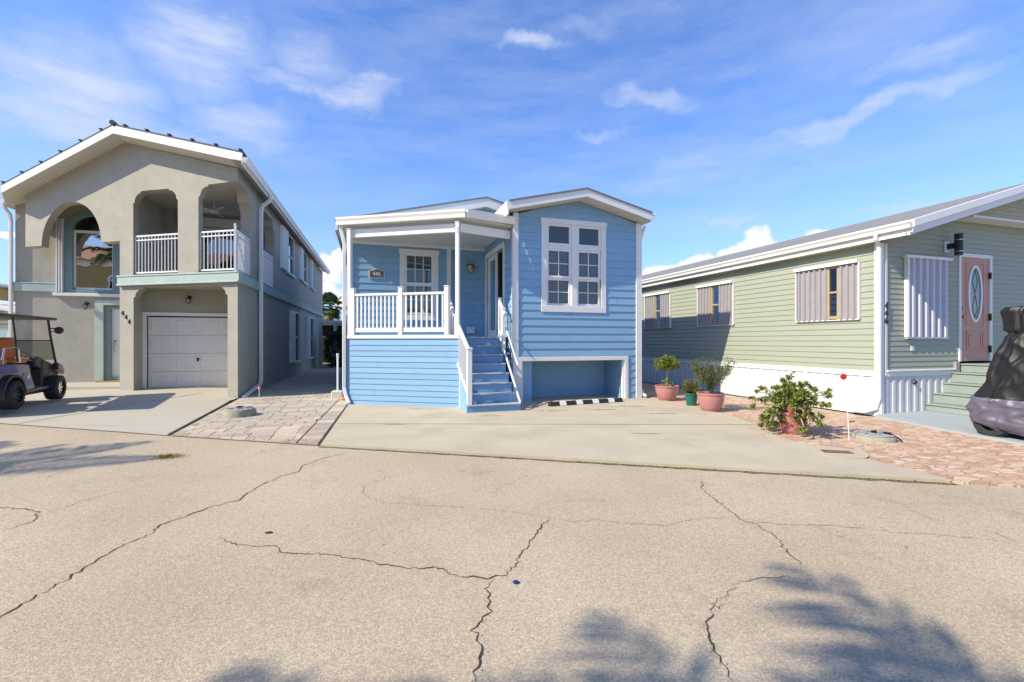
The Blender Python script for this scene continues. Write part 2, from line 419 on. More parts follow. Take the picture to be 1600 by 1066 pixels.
def road_material():
    m = bpy.data.materials.new('weathered_asphalt'); m.use_nodes = True; nt = m.node_tree; b = nt.nodes['Principled BSDF']
    b.inputs['Roughness'].default_value = .92; b.inputs['Specular IOR Level'].default_value = .2
    tc = nt.nodes.new('ShaderNodeTexCoord')
    def N(t, **k):
        n = nt.nodes.new(t)
        for a, v in k.items(): n.inputs[a].default_value = v
        return n
    big = N('ShaderNodeTexNoise', Scale=.55, Detail=5); nt.links.new(tc.outputs['Object'], big.inputs['Vector'])
    cr = nt.nodes.new('ShaderNodeValToRGB'); cr.color_ramp.elements[0].position = .32; cr.color_ramp.elements[0].color = (.43, .35, .245, 1)
    cr.color_ramp.elements[1].position = .68; cr.color_ramp.elements[1].color = (.515, .43, .31, 1); nt.links.new(big.outputs['Fac'], cr.inputs[0])
    vo = N('ShaderNodeTexVoronoi', Scale=105.0); nt.links.new(tc.outputs['Object'], vo.inputs['Vector'])
    vd = nt.nodes.new('ShaderNodeTexVoronoi'); vd.feature = 'DISTANCE_TO_EDGE'; vd.inputs['Scale'].default_value = 105; nt.links.new(tc.outputs['Object'], vd.inputs['Vector'])
    sp = nt.nodes.new('ShaderNodeSeparateColor'); nt.links.new(vo.outputs['Color'], sp.inputs[0])
    st = nt.nodes.new('ShaderNodeMapRange'); st.inputs['To Min'].default_value = .80; st.inputs['To Max'].default_value = 1.20; nt.links.new(sp.outputs[0], st.inputs['Value'])
    ed = nt.nodes.new('ShaderNodeMapRange'); ed.inputs['From Max'].default_value = .12; ed.inputs['To Min'].default_value = .72; nt.links.new(vd.outputs['Distance'], ed.inputs['Value'])
    # worn patches where binder is missing
    wn = N('ShaderNodeTexNoise', Scale=1.3, Detail=8); wn.inputs['Roughness'].default_value = .75; nt.links.new(tc.outputs['Object'], wn.inputs['Vector'])
    wr = nt.nodes.new('ShaderNodeMapRange'); wr.inputs['From Min'].default_value = .56; wr.inputs['From Max'].default_value = .70; wr.inputs['To Min'].default_value = 1; wr.inputs['To Max'].default_value = .80; nt.links.new(wn.outputs['Fac'], wr.inputs['Value'])
    m1 = nt.nodes.new('ShaderNodeMath'); m1.operation = 'MULTIPLY'; nt.links.new(st.outputs[0], m1.inputs[0]); nt.links.new(ed.outputs[0], m1.inputs[1])
    m2 = nt.nodes.new('ShaderNodeMath'); m2.operation = 'MULTIPLY'; nt.links.new(m1.outputs[0], m2.inputs[0]); nt.links.new(wr.outputs[0], m2.inputs[1])
    m3 = nt.nodes.new('ShaderNodeMath'); m3.operation = 'MULTIPLY'; nt.links.new(m2.outputs[0], m3.inputs[0]); m3.inputs[1].default_value = 1.12
    vs = nt.nodes.new('ShaderNodeVectorMath'); vs.operation = 'SCALE'; nt.links.new(cr.outputs[0], vs.inputs[0]); nt.links.new(m3.outputs[0], vs.inputs['Scale'])
    nt.links.new(vs.outputs[0], b.inputs['Base Color'])
    bp = nt.nodes.new('ShaderNodeBump'); bp.inputs['Strength'].default_value = .75; bp.inputs['Distance'].default_value = .006
    hh = nt.nodes.new('ShaderNodeMath'); hh.operation = 'ADD'; nt.links.new(ed.outputs[0], hh.inputs[0]); nt.links.new(sp.outputs[1], hh.inputs[1])
    nt.links.new(hh.outputs[0], bp.inputs['Height']); nt.links.new(bp.outputs[0], b.inputs['Normal'])
    return m
ROAD = road_material()
CONC = material('weathered_concrete', (.465, .405, .295), .88, .08, 1.2, .25, 90, spec=.2, detail=8, spots=[(1.1, .50, .72, .4, (.33, .285, .21, 1)), (6, .60, .74, .25, (.36, .30, .22, 1))])
CONC2 = material('stained_concrete', (.44, .40, .32), .88, .08, 1.0, .25, 90, spec=.2, detail=8, stretch=(.6, 2.2, 1), spots=[(1.0, .52, .70, .5, (.34, .31, .25, 1))])
EARTH = material('sandy_earth', (.34, .30, .22), .95, .2, 2, .6, 30)
CRACK = material('crack_shadow_dirt', (.045, .04, .03), 1, .3, 30)
MOSS = material('mossy_grit', (.13, .115, .06), 1, .5, 40, .6, 80)
PAVER = material('grey_paver', (.415, .36, .28), .9, .10, 14, .35, 90, attr='tone')
JOINT = material('sandy_joint', (.24, .21, .17), 1, .3, 30)

tag(MB().add([(-400, -400, -.03), (400, -400, -.03), (400, 600, -.03), (-400, 600, -.03)], [(0, 1, 2, 3)]).build('ground', EARTH), kind='structure')
# road edge line (photo right to left): world points on the road's far side
E = [(5.6 + 30, 4.52 - 30 * .225), (5.19, 4.62), (4.57, 4.78), (1.47, 5.49), (-2.74, 6.46), (-3.05, 6.56), (-5.39, 7.14), (-6.50, 7.46), (-9.23, 8.2), (-12.2, 9.0), (-60, 21.5)]
nb = Vector((-.2225, -.975))
far = [(x + nb.x * 8.3, y + nb.y * 8.3) for x, y in (E[-1], E[0])]
road = sheet('road', [(x, y + .6) for x, y in E] + far, 0.0, ROAD)
# concrete driveway in front of the blue house (slab a few cm proud of the road)
drive = sheet('driveway', [(-2.72, 6.48), (1.47, 5.52), (4.64, 4.80), (4.40, 5.75), (4.12, 6.79), (4.34, 8.74), (3.80, 11.25), (3.25, 11.9), (3.0, 13.2), (.5, 12.6), (-1.0, 11.0), (-3.80, 10.75), (-3.72, 10.3)], 0.035, CONC, thick=.06)
# joint line across the slab
jm = MB(); jm.add([(-3.1, 8.05, .0385), (4.3, 7.95, .0385), (4.3, 7.965, .0385), (-3.1, 8.065, .0385)], [(0, 1, 2, 3)]); jm.build('saw_joint', CRACK, drive)
# mossy strip along the slab edge
random.seed(3)
mm = MB(); n = 150
for i in range(n):
    t0 = i / n; t1 = (i + 1) / n
    def ep(t):
        a, b, c = Vector((-2.74, 6.46)), Vector((1.47, 5.49)), Vector((4.64, 4.77))
        return a + (b - a) * (t / .57) if t < .57 else b + (c - b) * ((t - .57) / .43)
    if i % 1 == 0:
        p, q = ep(t0), ep(t1); w0 = .012 + .028 * noise.noise(Vector((i * .31, 0, 0))) + .02; w1 = .012 + .028 * noise.noise(Vector(((i + 1) * .31, 0, 0))) + .02
        w0 *= 1 + t0 * .6; w1 *= 1 + t1 * .6
        w0 = max(w0, .008); w1 = max(w1, .008)
        mm.add([(p.x, p.y + .012, .006), (q.x, q.y + .012, .006), (q.x + nb.x * w1, q.y + nb.y * w1, .004), (p.x + nb.x * w0, p.y + nb.y * w0, .004)], [(0, 1, 2, 3)])
mm.build('mossy_edge', MOSS, drive)
# weeds and grit growing in the driveway edge: uncountable
wm = MB()
for i in range(1400):
    t = random.random() ** .7; t = t if t > .03 else .05; p = ep(t)
    if noise.noise(Vector((t * 23, 4, 0))) < -.05: continue
    x = p.x + random.uniform(-.02, .02); y = p.y - random.uniform(0, .045)
    a = random.uniform(0, 6.28); s = random.uniform(.004, .014); h = random.uniform(.004, .02)
    wm.add([(x - s * math.cos(a), y - s * math.sin(a), .004), (x + s * math.cos(a), y + s * math.sin(a), .004), (x + random.uniform(-.01, .01), y + random.uniform(-.01, .01), .004 + h)], [(0, 1, 2)])
WEED = material('dry_weed', (.17, .15, .06), .9, .4, 30)
tag(wm.build('edge_weeds', WEED), kind='stuff')

# irregular rust and tyre marks on the slab
STAIN = material('slab_stain', (.30, .245, .165), .9, .25, 9, .2, 60)
random.seed(77)
for (cx, cy, rx, ry) in ((2.55, 10.2, .5, .10), (1.9, 9.7, .35, .07), (.9, 9.6, .45, .06), (-1.9, 9.9, .4, .05), (3.0, 9.2, .3, .05), (-.4, 8.9, .25, .04), (2.1, 7.2, .22, .03), (-2.1, 8.0, .2, .03)):
    sm = MB()
    for k in range(26):
        a = random.uniform(0, 6.28); r_ = random.random() ** .6; x = cx + rx * r_ * math.cos(a); y = cy + ry * r_ * math.sin(a); w_ = random.uniform(.02, .11); h_ = random.uniform(.004, .012)
        pts_ = [(x + w_ * math.cos(t) * random.uniform(.6, 1.1), y + h_ * math.sin(t) * random.uniform(.6, 1.2), .0378 + k * .00003) for t in [6.283 * j / 9 for j in range(9)]]
        sm.add(pts_, [tuple(range(9))])
    sm.build('stain', STAIN, drive, norm=False)
# left driveway: rises a little towards the house; grid mesh
def hL(x, y):
    d = ((x + 9.23) * -nb.x + (y - 8.2) * -nb.y)
    t = max(0, min(1, d / 4.5)); side = max(0, min(1, (-6.6 - x) / 2.5))
    return .014 + .15 * t * side
ld = [(-5.41, 7.16), (-6.50, 7.48), (-9.23, 8.22), (-16.5, 10.2), (-18.5, 16.5), (-9.6, 15.3), (-7.0, 12.6), (-7.05, 11.66), (-6.95, 11.3)]
bm_pts = []
def inside(p, poly):
    r = False; j = len(poly) - 1
    for i in range(len(poly)):
        if (poly[i][1] > p[1]) != (poly[j][1] > p[1]) and p[0] < (poly[j][0] - poly[i][0]) * (p[1] - poly[i][1]) / (poly[j][1] - poly[i][1]) + poly[i][0]: r = not r
        j = i
    return r
bmd = bmesh.new()
vs = [bmd.verts.new((x, y, 0)) for x, y in ld]; bmd.faces.new(vs)
for k in range(-20, 0):
    bmesh.ops.bisect_plane(bmd, geom=bmd.verts[:] + bmd.edges[:] + bmd.faces[:], plane_co=(k, 0, 0), plane_no=(1, 0, 0))
for k in range(14, 34):
    bmesh.ops.bisect_plane(bmd, geom=bmd.verts[:] + bmd.edges[:] + bmd.faces[:], plane_co=(0, k / 2, 0), plane_no=(0, 1, 0))
for v in bmd.verts: v.co.z = hL(v.co.x, v.co.y)
bmesh.ops.triangulate(bmd, faces=bmd.faces[:]); bmesh.ops.recalc_face_normals(bmd, faces=bmd.faces[:])
me = bpy.data.meshes.new('driveway'); bmd.to_mesh(me); bmd.free(); me.materials.append(CONC2)
ldo = bpy.data.objects.new('driveway', me); col.objects.link(ldo); tag(ldo, kind='structure')
for p in me.polygons:
    p.use_smooth = True
    if p.normal.z < 0: p.flip()
def drape(pts, w, dz=.004):
    mb = MB()
    for (x0, y0), (x1, y1) in zip(pts[:-1], pts[1:]):
        N_ = 12
        for i in range(N_):
            a = Vector((x0, y0)).lerp(Vector((x1, y1)), i / N_); b = Vector((x0, y0)).lerp(Vector((x1, y1)), (i + 1) / N_)
            d = (b - a).normalized(); s = Vector((-d.y, d.x)) * w / 2
            mb.add([(a.x - s.x, a.y - s.y, hL(*a) + dz), (b.x - s.x, b.y - s.y, hL(*b) + dz), (b.x + s.x, b.y + s.y, hL(*b) + dz), (a.x + s.x, a.y + s.y, hL(*a) + dz)], [(0, 1, 2, 3)])
    return mb
drape([(-8.85, 8.15), (-8.6, 10.2), (-8.3, 12.2)], .02).build('saw_joint', CRACK, ldo)
drape([(-5.45, 7.2), (-6.97, 11.3)], .03, .006).build('slab_edge_gap', CRACK, ldo)

# grey paver path: real pavers, laid in rows
random.seed(11)
paver_base = sheet('path', [(-5.37, 7.16), (-2.76, 6.49), (-3.74, 10.3), (-3.84, 10.8), (-8.9, 28.0), (-13.5, 28.0), (-7.0, 11.7)], .010, JOINT)
ppoly = [(-5.35, 7.19), (-2.78, 6.51), (-3.76, 10.3), (-3.9, 10.8), (-9.2, 28.0), (-12.4, 27.5), (-6.96, 11.6)]
pm = MB(); ang = R(14.2); Du = Vector((-math.sin(ang), math.cos(ang))); Fu = Vector((math.cos(ang), math.sin(ang)))
o2 = Vector((-2.76, 6.49))
tones = [(1, 1, 1), (.90, .88, .87), (1.12, 1.10, 1.04), (.84, .81, .80), (1.05, .99, .93), (.95, .93, .95), (1.2, 1.18, 1.14)]
def clip(poly, conv):
    for (ax, ay), (bx, by) in zip(conv, conv[1:] + conv[:1]):
        out = []
        sd = lambda p: (bx - ax) * (p.y - ay) - (by - ay) * (p.x - ax)
        for i in range(len(poly)):
            p, q = poly[i], poly[(i + 1) % len(poly)]; sp, sq = sd(p), sd(q)
            if sp >= 0: out.append(p)
            if sp * sq < 0: out.append(p.lerp(q, sp / (sp - sq)))
        poly = out
        if len(poly) < 3: return []
    return poly
def addpaver(cx, cy, w, l, zz):
    p = o2 + Fu * cx + Du * cy; g = .0035; b = .005
    hw, hl = w / 2 - g, l / 2 - g
    q = clip([p + Fu * (sx * hw) + Du * (sy * hl) for sx, sy in ((-1, -1), (1, -1), (1, 1), (-1, 1))], ppoly)
    if len(q) < 3: return
    t = random.choice(tones); s = random.uniform(.93, 1.07); pm.cur = tuple(c * s for c in t)
    z1 = zz + random.uniform(-.0025, .0025); c = sum(q, Vector((0, 0))) / len(q); n = len(q)
    vs = [(v.x, v.y, .011) for v in q] + [(v.x, v.y, z1 - b) for v in q] + [((v + (c - v) * .04).x, (v + (c - v) * .04).y, z1) for v in q]
    fs = [tuple(2 * n + k for k in range(n))]
    for k in range(n):
        k2 = (k + 1) % n; fs += [(k, k2, n + k2, n + k), (n + k, n + k2, 2 * n + k2, 2 * n + k)]
    pm.add(vs, fs)
y = -1.2
row = 0
while y < 22:
    L = .23
    x = -6.4 - random.random() * .3
    # border column beside the slab
    addpaver(-.16, y + L / 2, .31, L, .034)
    while x < -.34:
        w = random.choice((.23, .345, .345, .46)) if y < 9 else .46
        w = min(w, -.33 - x)
        if w > .07: addpaver(x + w / 2, y + L / 2, w, L, .034)
        x += w
    y += L if row % 3 else .155 + .075
    row += 1
pm.build('paver', PAVER, paver_base)

# pink flagstone-like pavers by the green house
def flag_material():
    m = bpy.data.materials.new('pink_pavers'); m.use_nodes = True; nt = m.node_tree; b = nt.nodes['Principled BSDF']
    b.inputs['Roughness'].default_value = .9; b.inputs['Specular IOR Level'].default_value = .2
    tc = nt.nodes.new('ShaderNodeTexCoord'); mp = nt.nodes.new('ShaderNodeMapping'); mp.inputs['Scale'].default_value = (.8, 1.3, 0.0); mp.inputs['Rotation'].default_value = (0, 0, R(20))
    nt.links.new(tc.outputs['Object'], mp.inputs[0])
    dn = nt.nodes.new('ShaderNodeTexNoise'); dn.inputs['Scale'].default_value = 7; nt.links.new(mp.outputs[0], dn.inputs['Vector'])
    dm = nt.nodes.new('ShaderNodeVectorMath'); dm.operation = 'MULTIPLY_ADD'; nt.links.new(dn.outputs['Color'], dm.inputs[0]); dm.inputs[1].default_value = (.05, .05, 0); nt.links.new(mp.outputs[0], dm.inputs[2])
    v1 = nt.nodes.new('ShaderNodeTexVoronoi'); v1.inputs['Scale'].default_value = 7.0; v1.inputs['Randomness'].default_value = .8; nt.links.new(dm.outputs[0], v1.inputs['Vector'])
    v2 = nt.nodes.new('ShaderNodeTexVoronoi'); v2.feature = 'DISTANCE_TO_EDGE'; v2.inputs['Scale'].default_value = 7.0; v2.inputs['Randomness'].default_value = .8; nt.links.new(dm.outputs[0], v2.inputs['Vector'])
    sp = nt.nodes.new('ShaderNodeSeparateColor'); nt.links.new(v1.outputs['Color'], sp.inputs[0])
    cr = nt.nodes.new('ShaderNodeValToRGB'); e = cr.color_ramp.elements; e[0].position = 0; e[0].color = (.41, .26, .18, 1); e[1].position = 1; e[1].color = (.60, .48, .355, 1)
    x = e.new(.35); x.color = (.53, .345, .235, 1); x = e.new(.7); x.color = (.56, .395, .28, 1)
    nt.links.new(sp.outputs[0], cr.inputs[0])
    nn = nt.nodes.new('ShaderNodeTexNoise'); nn.inputs['Scale'].default_value = 22; nn.inputs['Detail'].default_value = 6; nt.links.new(tc.outputs['Object'], nn.inputs['Vector'])
    nr = nt.nodes.new('ShaderNodeMapRange'); nr.inputs['From Min'].default_value = .3; nr.inputs['From Max'].default_value = .7; nr.inputs['To Min'].default_value = .86; nr.inputs['To Max'].default_value = 1.12; nt.links.new(nn.outputs['Fac'], nr.inputs['Value'])
    sc = nt.nodes.new('ShaderNodeVectorMath'); sc.operation = 'SCALE'; nt.links.new(cr.outputs[0], sc.inputs[0]); nt.links.new(nr.outputs[0], sc.inputs['Scale'])
    er = nt.nodes.new('ShaderNodeMapRange'); er.inputs['From Min'].default_value = .012; er.inputs['From Max'].default_value = .04; nt.links.new(v2.outputs['Distance'], er.inputs['Value'])
    mx = nt.nodes.new('ShaderNodeMix'); mx.data_type = 'RGBA'; nt.links.new(er.outputs[0], mx.inputs[0]); mx.inputs[6].default_value = (.36, .26, .195, 1); nt.links.new(sc.outputs[0], mx.inputs[7])
    nt.links.new(mx.outputs[2], b.inputs['Base Color'])
    bp = nt.nodes.new('ShaderNodeBump'); bp.inputs['Strength'].default_value = .8; bp.inputs['Distance'].default_value = .008; nt.links.new(er.outputs[0], bp.inputs['Height']); nt.links.new(bp.outputs[0], b.inputs['Normal'])
    return m
FLAG = flag_material()
pinkp = sheet('patio_paving', [(4.60, 4.80), (5.21, 4.65), (12, 3.05), (14, 8.0), (9.5, 8.8), (6.9, 8.95), (1.0, 27.5), (-1.0, 27.0), (3.3, 12.2), (3.76, 11.25), (4.32, 8.74), (4.09, 6.79), (4.37, 5.75)], .024, FLAG, thick=.05)
sheet('painted_pad', [(7.02, 8.80), (7.13, 7.05), (7.3, 5.6), (10.5, 5.4), (12, 10.6), (7.32, 9.06)], .060, PADBLUE, thick=.05)
# road cracks
def crack(name, pts, w):
    random.seed(hash(len(pts)) + int(pts[0][0])); W = [ground(x, y) for x, y in pts]; P_ = []
    for (a, b), (c, d) in zip(W[:-1], W[1:]):
        A_, B_ = Vector((a, b)), Vector((c, d)); L = (B_ - A_).length; N_ = max(2, int(L / .028)); nn = Vector((-(B_ - A_).y, (B_ - A_).x)).normalized()
        for i in range(N_):
            P_.append(A_.lerp(B_, i / N_) + nn * random.gauss(0, .010))
    P_.append(Vector(W[-1])); mb = MB(); m = len(P_); prev = None
    for i in range(m - 1):
        d = (P_[i + 1] - P_[i]).normalized(); s = Vector((-d.y, d.x))
        ww = .7 * w * (.35 + 1.1 * abs(noise.noise(Vector((i * .23, w * 100, 0)))) + .25 * random.random()) * min(1, (i + 1) / 6, (m - 1 - i) / 6 + .1)
        l, r = P_[i + 1] - s * ww / 2, P_[i + 1] + s * ww / 2
        if prev is None: prev = (P_[0], P_[0])
        mb.add([(prev[0].x, prev[0].y, .0035), (l.x, l.y, .0035), (r.x, r.y, .0035), (prev[1].x, prev[1].y, .0035)], [(0, 1, 2, 3)])
        prev = (l, r)
    if w > .0125:      # crumbled edge chips
        for k in range(int(m * .9)):
            q = random.choice(P_); x = q.x + random.gauss(0, w * .9); y = q.y + random.gauss(0, w * .9); s_ = random.uniform(.0015, .0048)
            mb.add([(x + s_ * math.cos(t) * random.uniform(.6, 1.3), y + s_ * math.sin(t), .0036) for t in (0, 1.3, 2.5, 3.9, 5.1)], [(0, 1, 2, 3, 4)])
    mb.build('crack', CRACK, road, norm=False)
crack('a', [(-90, 1015), (0, 965), (60, 930), (105, 905), (160, 870), (205, 848), (240, 832), (252, 820), (290, 808), (330, 792), (372, 783), (400, 762), (440, 744), (466, 738), (472, 728), (500, 718), (540, 708)], .017)
crack('b', [(-60, 790), (0, 793), (40, 796), (62, 800), (52, 815), (30, 822), (0, 831)], .018)
crack('c', [(62, 804), (110, 790), (150, 778), (200, 765), (236, 756)], .010)
crack('d', [(338, 842), (370, 852), (405, 854), (430, 853), (440, 862), (470, 866), (520, 868), (575, 877), (640, 889), (685, 888), (715, 902), (760, 904), (770, 902), (790, 898), (808, 882), (815, 862), (832, 845), (845, 825), (860, 810)], .014)
crack('e', [(770, 903), (758, 925), (768, 940), (755, 965), (742, 985), (750, 1015), (742, 1066)], .016)
crack('f', [(860, 811), (900, 816), (930, 812), (975, 818), (1040, 822), (1080, 812), (1140, 808), (1150, 810)], .006)
crack('g', [(1098, 750), (1095, 763), (1120, 784), (1148, 804), (1155, 812), (1182, 820), (1215, 840), (1232, 865), (1258, 886)], .013)
crack('h', [(1150, 811), (1220, 820), (1300, 822), (1400, 832), (1480, 837), (1560, 845)], .007)
crack('i', [(1112, 940), (1113, 960), (1106, 985), (1112, 1010), (1128, 1035), (1145, 1066)], .017)
crack('j', [(1138, 928), (1136, 942), (1122, 952), (1112, 945), (1160, 908), (1215, 902), (1270, 904)], .006)
crack('k', [(1395, 785), (1440, 805), (1480, 822)], .006)
crack('l', [(1530, 825), (1570, 840), (1600, 852)], .009)
crack('m', [(650, 735), (600, 748), (568, 760), (566, 772), (590, 784), (660, 790), (720, 793), (800, 800), (860, 810)], .005)
crack('n', [(760, 775), (790, 758), (830, 740)], .004)
crack('o', [(0, 700), (60, 696), (130, 685), (175, 678)], .009)
# ================================================================== beige two-storey house (left)
SL = -0.5543
LH = thing('beige_house', 'two-storey beige stucco house with arched balcony and white garage door, numbered 444', 'house', (-7.025, 11.656, 0), R(16.2))
def FL(off=0.0): return lambda u, z: (u, SL * u + off, z)
BK = (0, .30, 0)
# --- front slab (arches, pillars, balcony openings)
outer = [(-6.44, 4.25), (-5.89, 4.25)] + arc(-4.92, 4.25, .97, 1.20, 180, 0, 22) + [(-3.37, 4.25), (-3.37, 0.0), (-2.95, 0.0), (-2.95, 2.68), (-2.90, 2.70)] + \
        arc(-2.66, 2.70, .24, .22, 180, 90, 6)[1:] + [(-2.66, 2.96), (-.52, 2.96)] + arc(-.52, 2.70, .20, .22, 90, 0, 6)[1:] + [(-.27, 2.70), (-.27, 0.0), (0, 0.0), (0, 3.30), (-1.07, 3.30), (-1.07, 5.28), (-1.03, 5.30)] + \
        arc(-.80, 5.30, .22, .24, 180, 90, 6)[1:] + [(-.80, 5.58), (0, 5.60), (0, 5.92), (-3.2, 6.94), (-6.44, 5.80)]
hole = [(-2.96, 3.30), (-1.65, 3.30), (-1.65, 5.25), (-1.69, 5.27)] + arc(-1.91, 5.27, .22, .26, 0, 90, 6)[1:] + [(-1.91, 5.57), (-2.70, 5.57)] + arc(-2.70, 5.27, .22, .26, 90, 180, 6)[1:] + [(-2.96, 5.25)]
m = MB().prism(outer, FL(), BK, [hole])
m.build('front_wall', STUCCO, LH, bevel=.012)
# --- rear wall of the entry (perpendicular to the side)
rv = 4.105
whole = [(-5.62, 3.05), (-4.44, 3.05), (-4.44, 4.95)] + arc(-5.03, 4.95, .59, .52, 0, 180, 16)[1:]
whole_door = [(-4.80, .26), (-3.86, .26), (-3.86, 2.62), (-4.80, 2.62)]
zr = lambda u: 6.94 - (.36 if u < -3.2 else .31) * abs(u + 3.2)
m = MB().prism([(-7.0, -.1), (-4.80, -.1), (-4.80, .26), (-4.80, 2.62), (-3.86, 2.62), (-3.86, -.1), (-2.9, -.1), (-2.9, zr(-2.9)), (-3.2, zr(-3.2)), (-7.0, zr(-7.0))], lambda a, z: (a, rv, z), (0, .22, 0), [whole])
m.build('entry_wall', STUCCO, LH)
m = MB()
m.prism([(.301, 0), (18, 0), (18, 5.92), (.301, 5.92), (.301, 5.62), (1.05, 5.60)] + list(reversed([(1.40, 5.0)] + arc(1.10, 5.0, .30, .35, 0, 90, 7)[1:])) + [(1.40, 3.30), (.301, 3.30)], lambda a, z: (0, a, z), (-.3, 0, 0),
        [[(2.35, 3.30), (4.30, 3.30), (4.30, 4.9), (4.26, 4.95)] + arc(3.96, 4.95, .30, .42, 0, 90, 8)[1:] + [(3.96, 5.60), (2.70, 5.60)] + arc(2.70, 4.95, .30, .42, 90, 180, 8)[1:] + [(2.35, 4.9)]] +
        [[(a, z0), (b, z0), (b, z1), (a, z1)] for a, b, z0, z1 in ((6.2, 7.8, 4.2, 5.7), (9.9, 11.3, 4.3, 5.7), (13.1, 14.2, 4.3, 5.7), (7.7, 9.1, .65, 2.7), (12.0, 13.7, .65, 2.7))])
m.build('side_wall', STUCCO, LH)
m = MB().box(-7.0, -6.78, rv + .22, 18, -.1, zr(-7.0)).box(-6.78, -.3, 17.8, 18, -.1, 5.9)
m.build('far_wall', STUCCO, LH)
m = MB()
m.box(-2.9, -.02, 2.165, 2.38, 2.24, 3.0)
m.box(-.41, -.30, 2.165, 2.38, 0, 2.24)
m.prism([(-3.28, 1.95), (-2.96, 1.80), (-2.96, 2.165), (-2.89, 2.165), (-2.89, 4.1), (-3.28, 4.1)], lambda a, b: (a, b, 2.96), (0, 0, -2.96))
m.build('garage_wall', STUCCO, LH)
# floor slab of balcony, ceiling, back walls
m = MB().prism([(-.02, .03), (-3.3, 1.85), (-3.3, 4.4), (-.02, 4.4)], lambda a, b: (a, b, 3.29), (0, 0, -.30)); m.build('balcony_floor', STUCCO, LH)
m = MB().prism([(-.05, .33), (-3.3, 2.13), (-3.3, 4.4), (-.05, 4.4)], lambda a, b: (a, b, 5.80), (0, 0, -.05)); m.build('balcony_ceiling', SOFFIT, LH)
m = MB().box(-3.3, -3.12, 2.12, 4.4, 3.29, 5.75)
m.box(-3.3, -2.45, 4.4, 4.55, 3.29, 5.8).box(-2.45, -.55, 4.4, 4.55, 5.3, 5.8).box(-.55, -.3, 4.4, 4.55, 3.29, 5.8)
m.build('balcony_back_wall', STUCCO, LH)
# band between the storeys
m = MB()
m.prism([(-3.40, 3.02), (.06, 3.02), (.06, 3.27), (-3.40, 3.27)], FL(-.09), (0, .085, 0)); m.prism([(-3.42, 3.0), (.03, 3.0), (.03, 3.05), (-3.42, 3.05)], FL(-.11), (0, .02, 0)).prism([(-3.42, 3.24), (.03, 3.24), (.03, 3.285), (-3.42, 3.285)], FL(-.11), (0, .02, 0))
m.box(.002, .075, -.03, 18, 3.02, 3.25).box(.002, .09, -.03, 18, 2.99, 3.018)
m.box(-7.03, -5.98, rv - .05, rv - .002, 3.0, 3.24).box(-7.03, -5.98, rv - .06, rv - .002, 3.242, 3.27)
m.build('storey_band', TEALBAND, LH, bevel=.008)
# entry pad
m = MB().prism([(-7.6, 3.0), (-3.4, 2.2), (-3.3, 4.2), (-7.6, 4.2)], lambda a, b: (a, b, .225), (0, 0, -.3)); m.build('entry_step', CONC2, LH, bevel=.01)
# --- roof: front edge follows the skewed facade
def vfront(u): return SL * u - .60
uL, uR, uM = -6.72, .30, -3.2
uE2 = -7.16
def zroof(u): return 6.94 - (.36 if u < uM else .31) * abs(u - uM) + .02
m = MB()
for a, b in ((uL, uM), (uM, uR)):
    T = .05; zo = .22
    vs = []
    for u in (a, b):
        for v in (vfront(u), 18.3):
            for dz in (zo, zo - T): vs.append((u, v, zroof(u) + dz))
    m.add(vs, [(0, 2, 6, 4), (1, 5, 7, 3), (0, 4, 5, 1), (2, 3, 7, 6), (0, 1, 3, 2), (4, 6, 7, 5)])
vs = []
for (u, v) in ((uL, vfront(uL)), (uE2, 4.0), (uE2, 18.3), (uL, 18.3)):
    for dz in (.22, .17): vs.append((u, v, zroof(u) + dz))
m.add(vs, [(0, 2, 4, 6), (1, 7, 5, 3), (0, 1, 3, 2), (2, 3, 5, 4)])
rf = m.build('roof', DARKTILE, LH)
m = MB()
for i in range(7):
    for s in (-1, 1):
        u = uM + s * (.35 + i * .62)
        if uL < u < uR:
            m.bar((u, vfront(u) - .03, zroof(u) + .245), (u, vfront(u) + 16, zroof(u) + .245), .075, .03)
m.build('roof_tile_rib', DARKTILE, rf)
m = MB().tube([(uM, vfront(uM) - .05, zroof(uM) + .235), (uM, 18.3, zroof(uM) + .235)], .065, 10); m.build('ridge_cap', DARKTILE, rf)
# soffit and fascia
m = MB()
for a, b in ((uL, uM), (uM, uR)):
    def vv(u, v, dz): return (u, v, zroof(u) + dz)
    def back(u): return SL * u + .02 if -6.44 < u < 0 else rv
    m.add([vv(a, vfront(a) + .03, -.02), vv(b, vfront(b) + .03, -.02), vv(b, 5.0, -.02), vv(a, 5.0, -.02)], [(0, 1, 2, 3)])
m.add([vv(uL, vfront(uL), -.02), vv(uE2, 4.0, -.02), vv(uE2, 18.3, -.02), vv(uL, 18.3, -.02)], [(0, 1, 2, 3)])
m.add([vv(0, -.6, -.02), vv(uR, -.8, -.02), vv(uR, 18.3, -.02), vv(0, 18.3, -.02)], [(0, 1, 2, 3)])
m.build('soffit', SOFFIT, LH)
m = MB()
for k in range(60):   # grooves between soffit boards
    u = uL + .13 + k * .13
    if u > uR - .1: break
    m.bar((u, vfront(u) + .05, zroof(u) - .023), (u, vfront(u) + .60 + (0.5 if u < -6.44 else 0), zroof(u) - .023), .012, .006)
m.build('soffit_groove', SOFFIT, LH)
m = MB()
for a, b in ((uL, uM), (uM, uR)):
    vs = []
    for u in (a, b):
        for v in (vfront(u), vfront(u) + .03):
            for dz in (-.03, .168): vs.append((u, v, zroof(u) + dz))
    m.add(vs, [(0, 4, 5, 1), (2, 3, 7, 6), (0, 2, 6, 4), (1, 5, 7, 3), (0, 1, 3, 2), (4, 6, 7, 5)])
vs = []
for (u, v) in ((uL, vfront(uL)), (uE2, 4.0)):
    for du in (0, .02):
        for dz in (-.03, .168): vs.append((u + du, v + du, zroof(u) + dz))
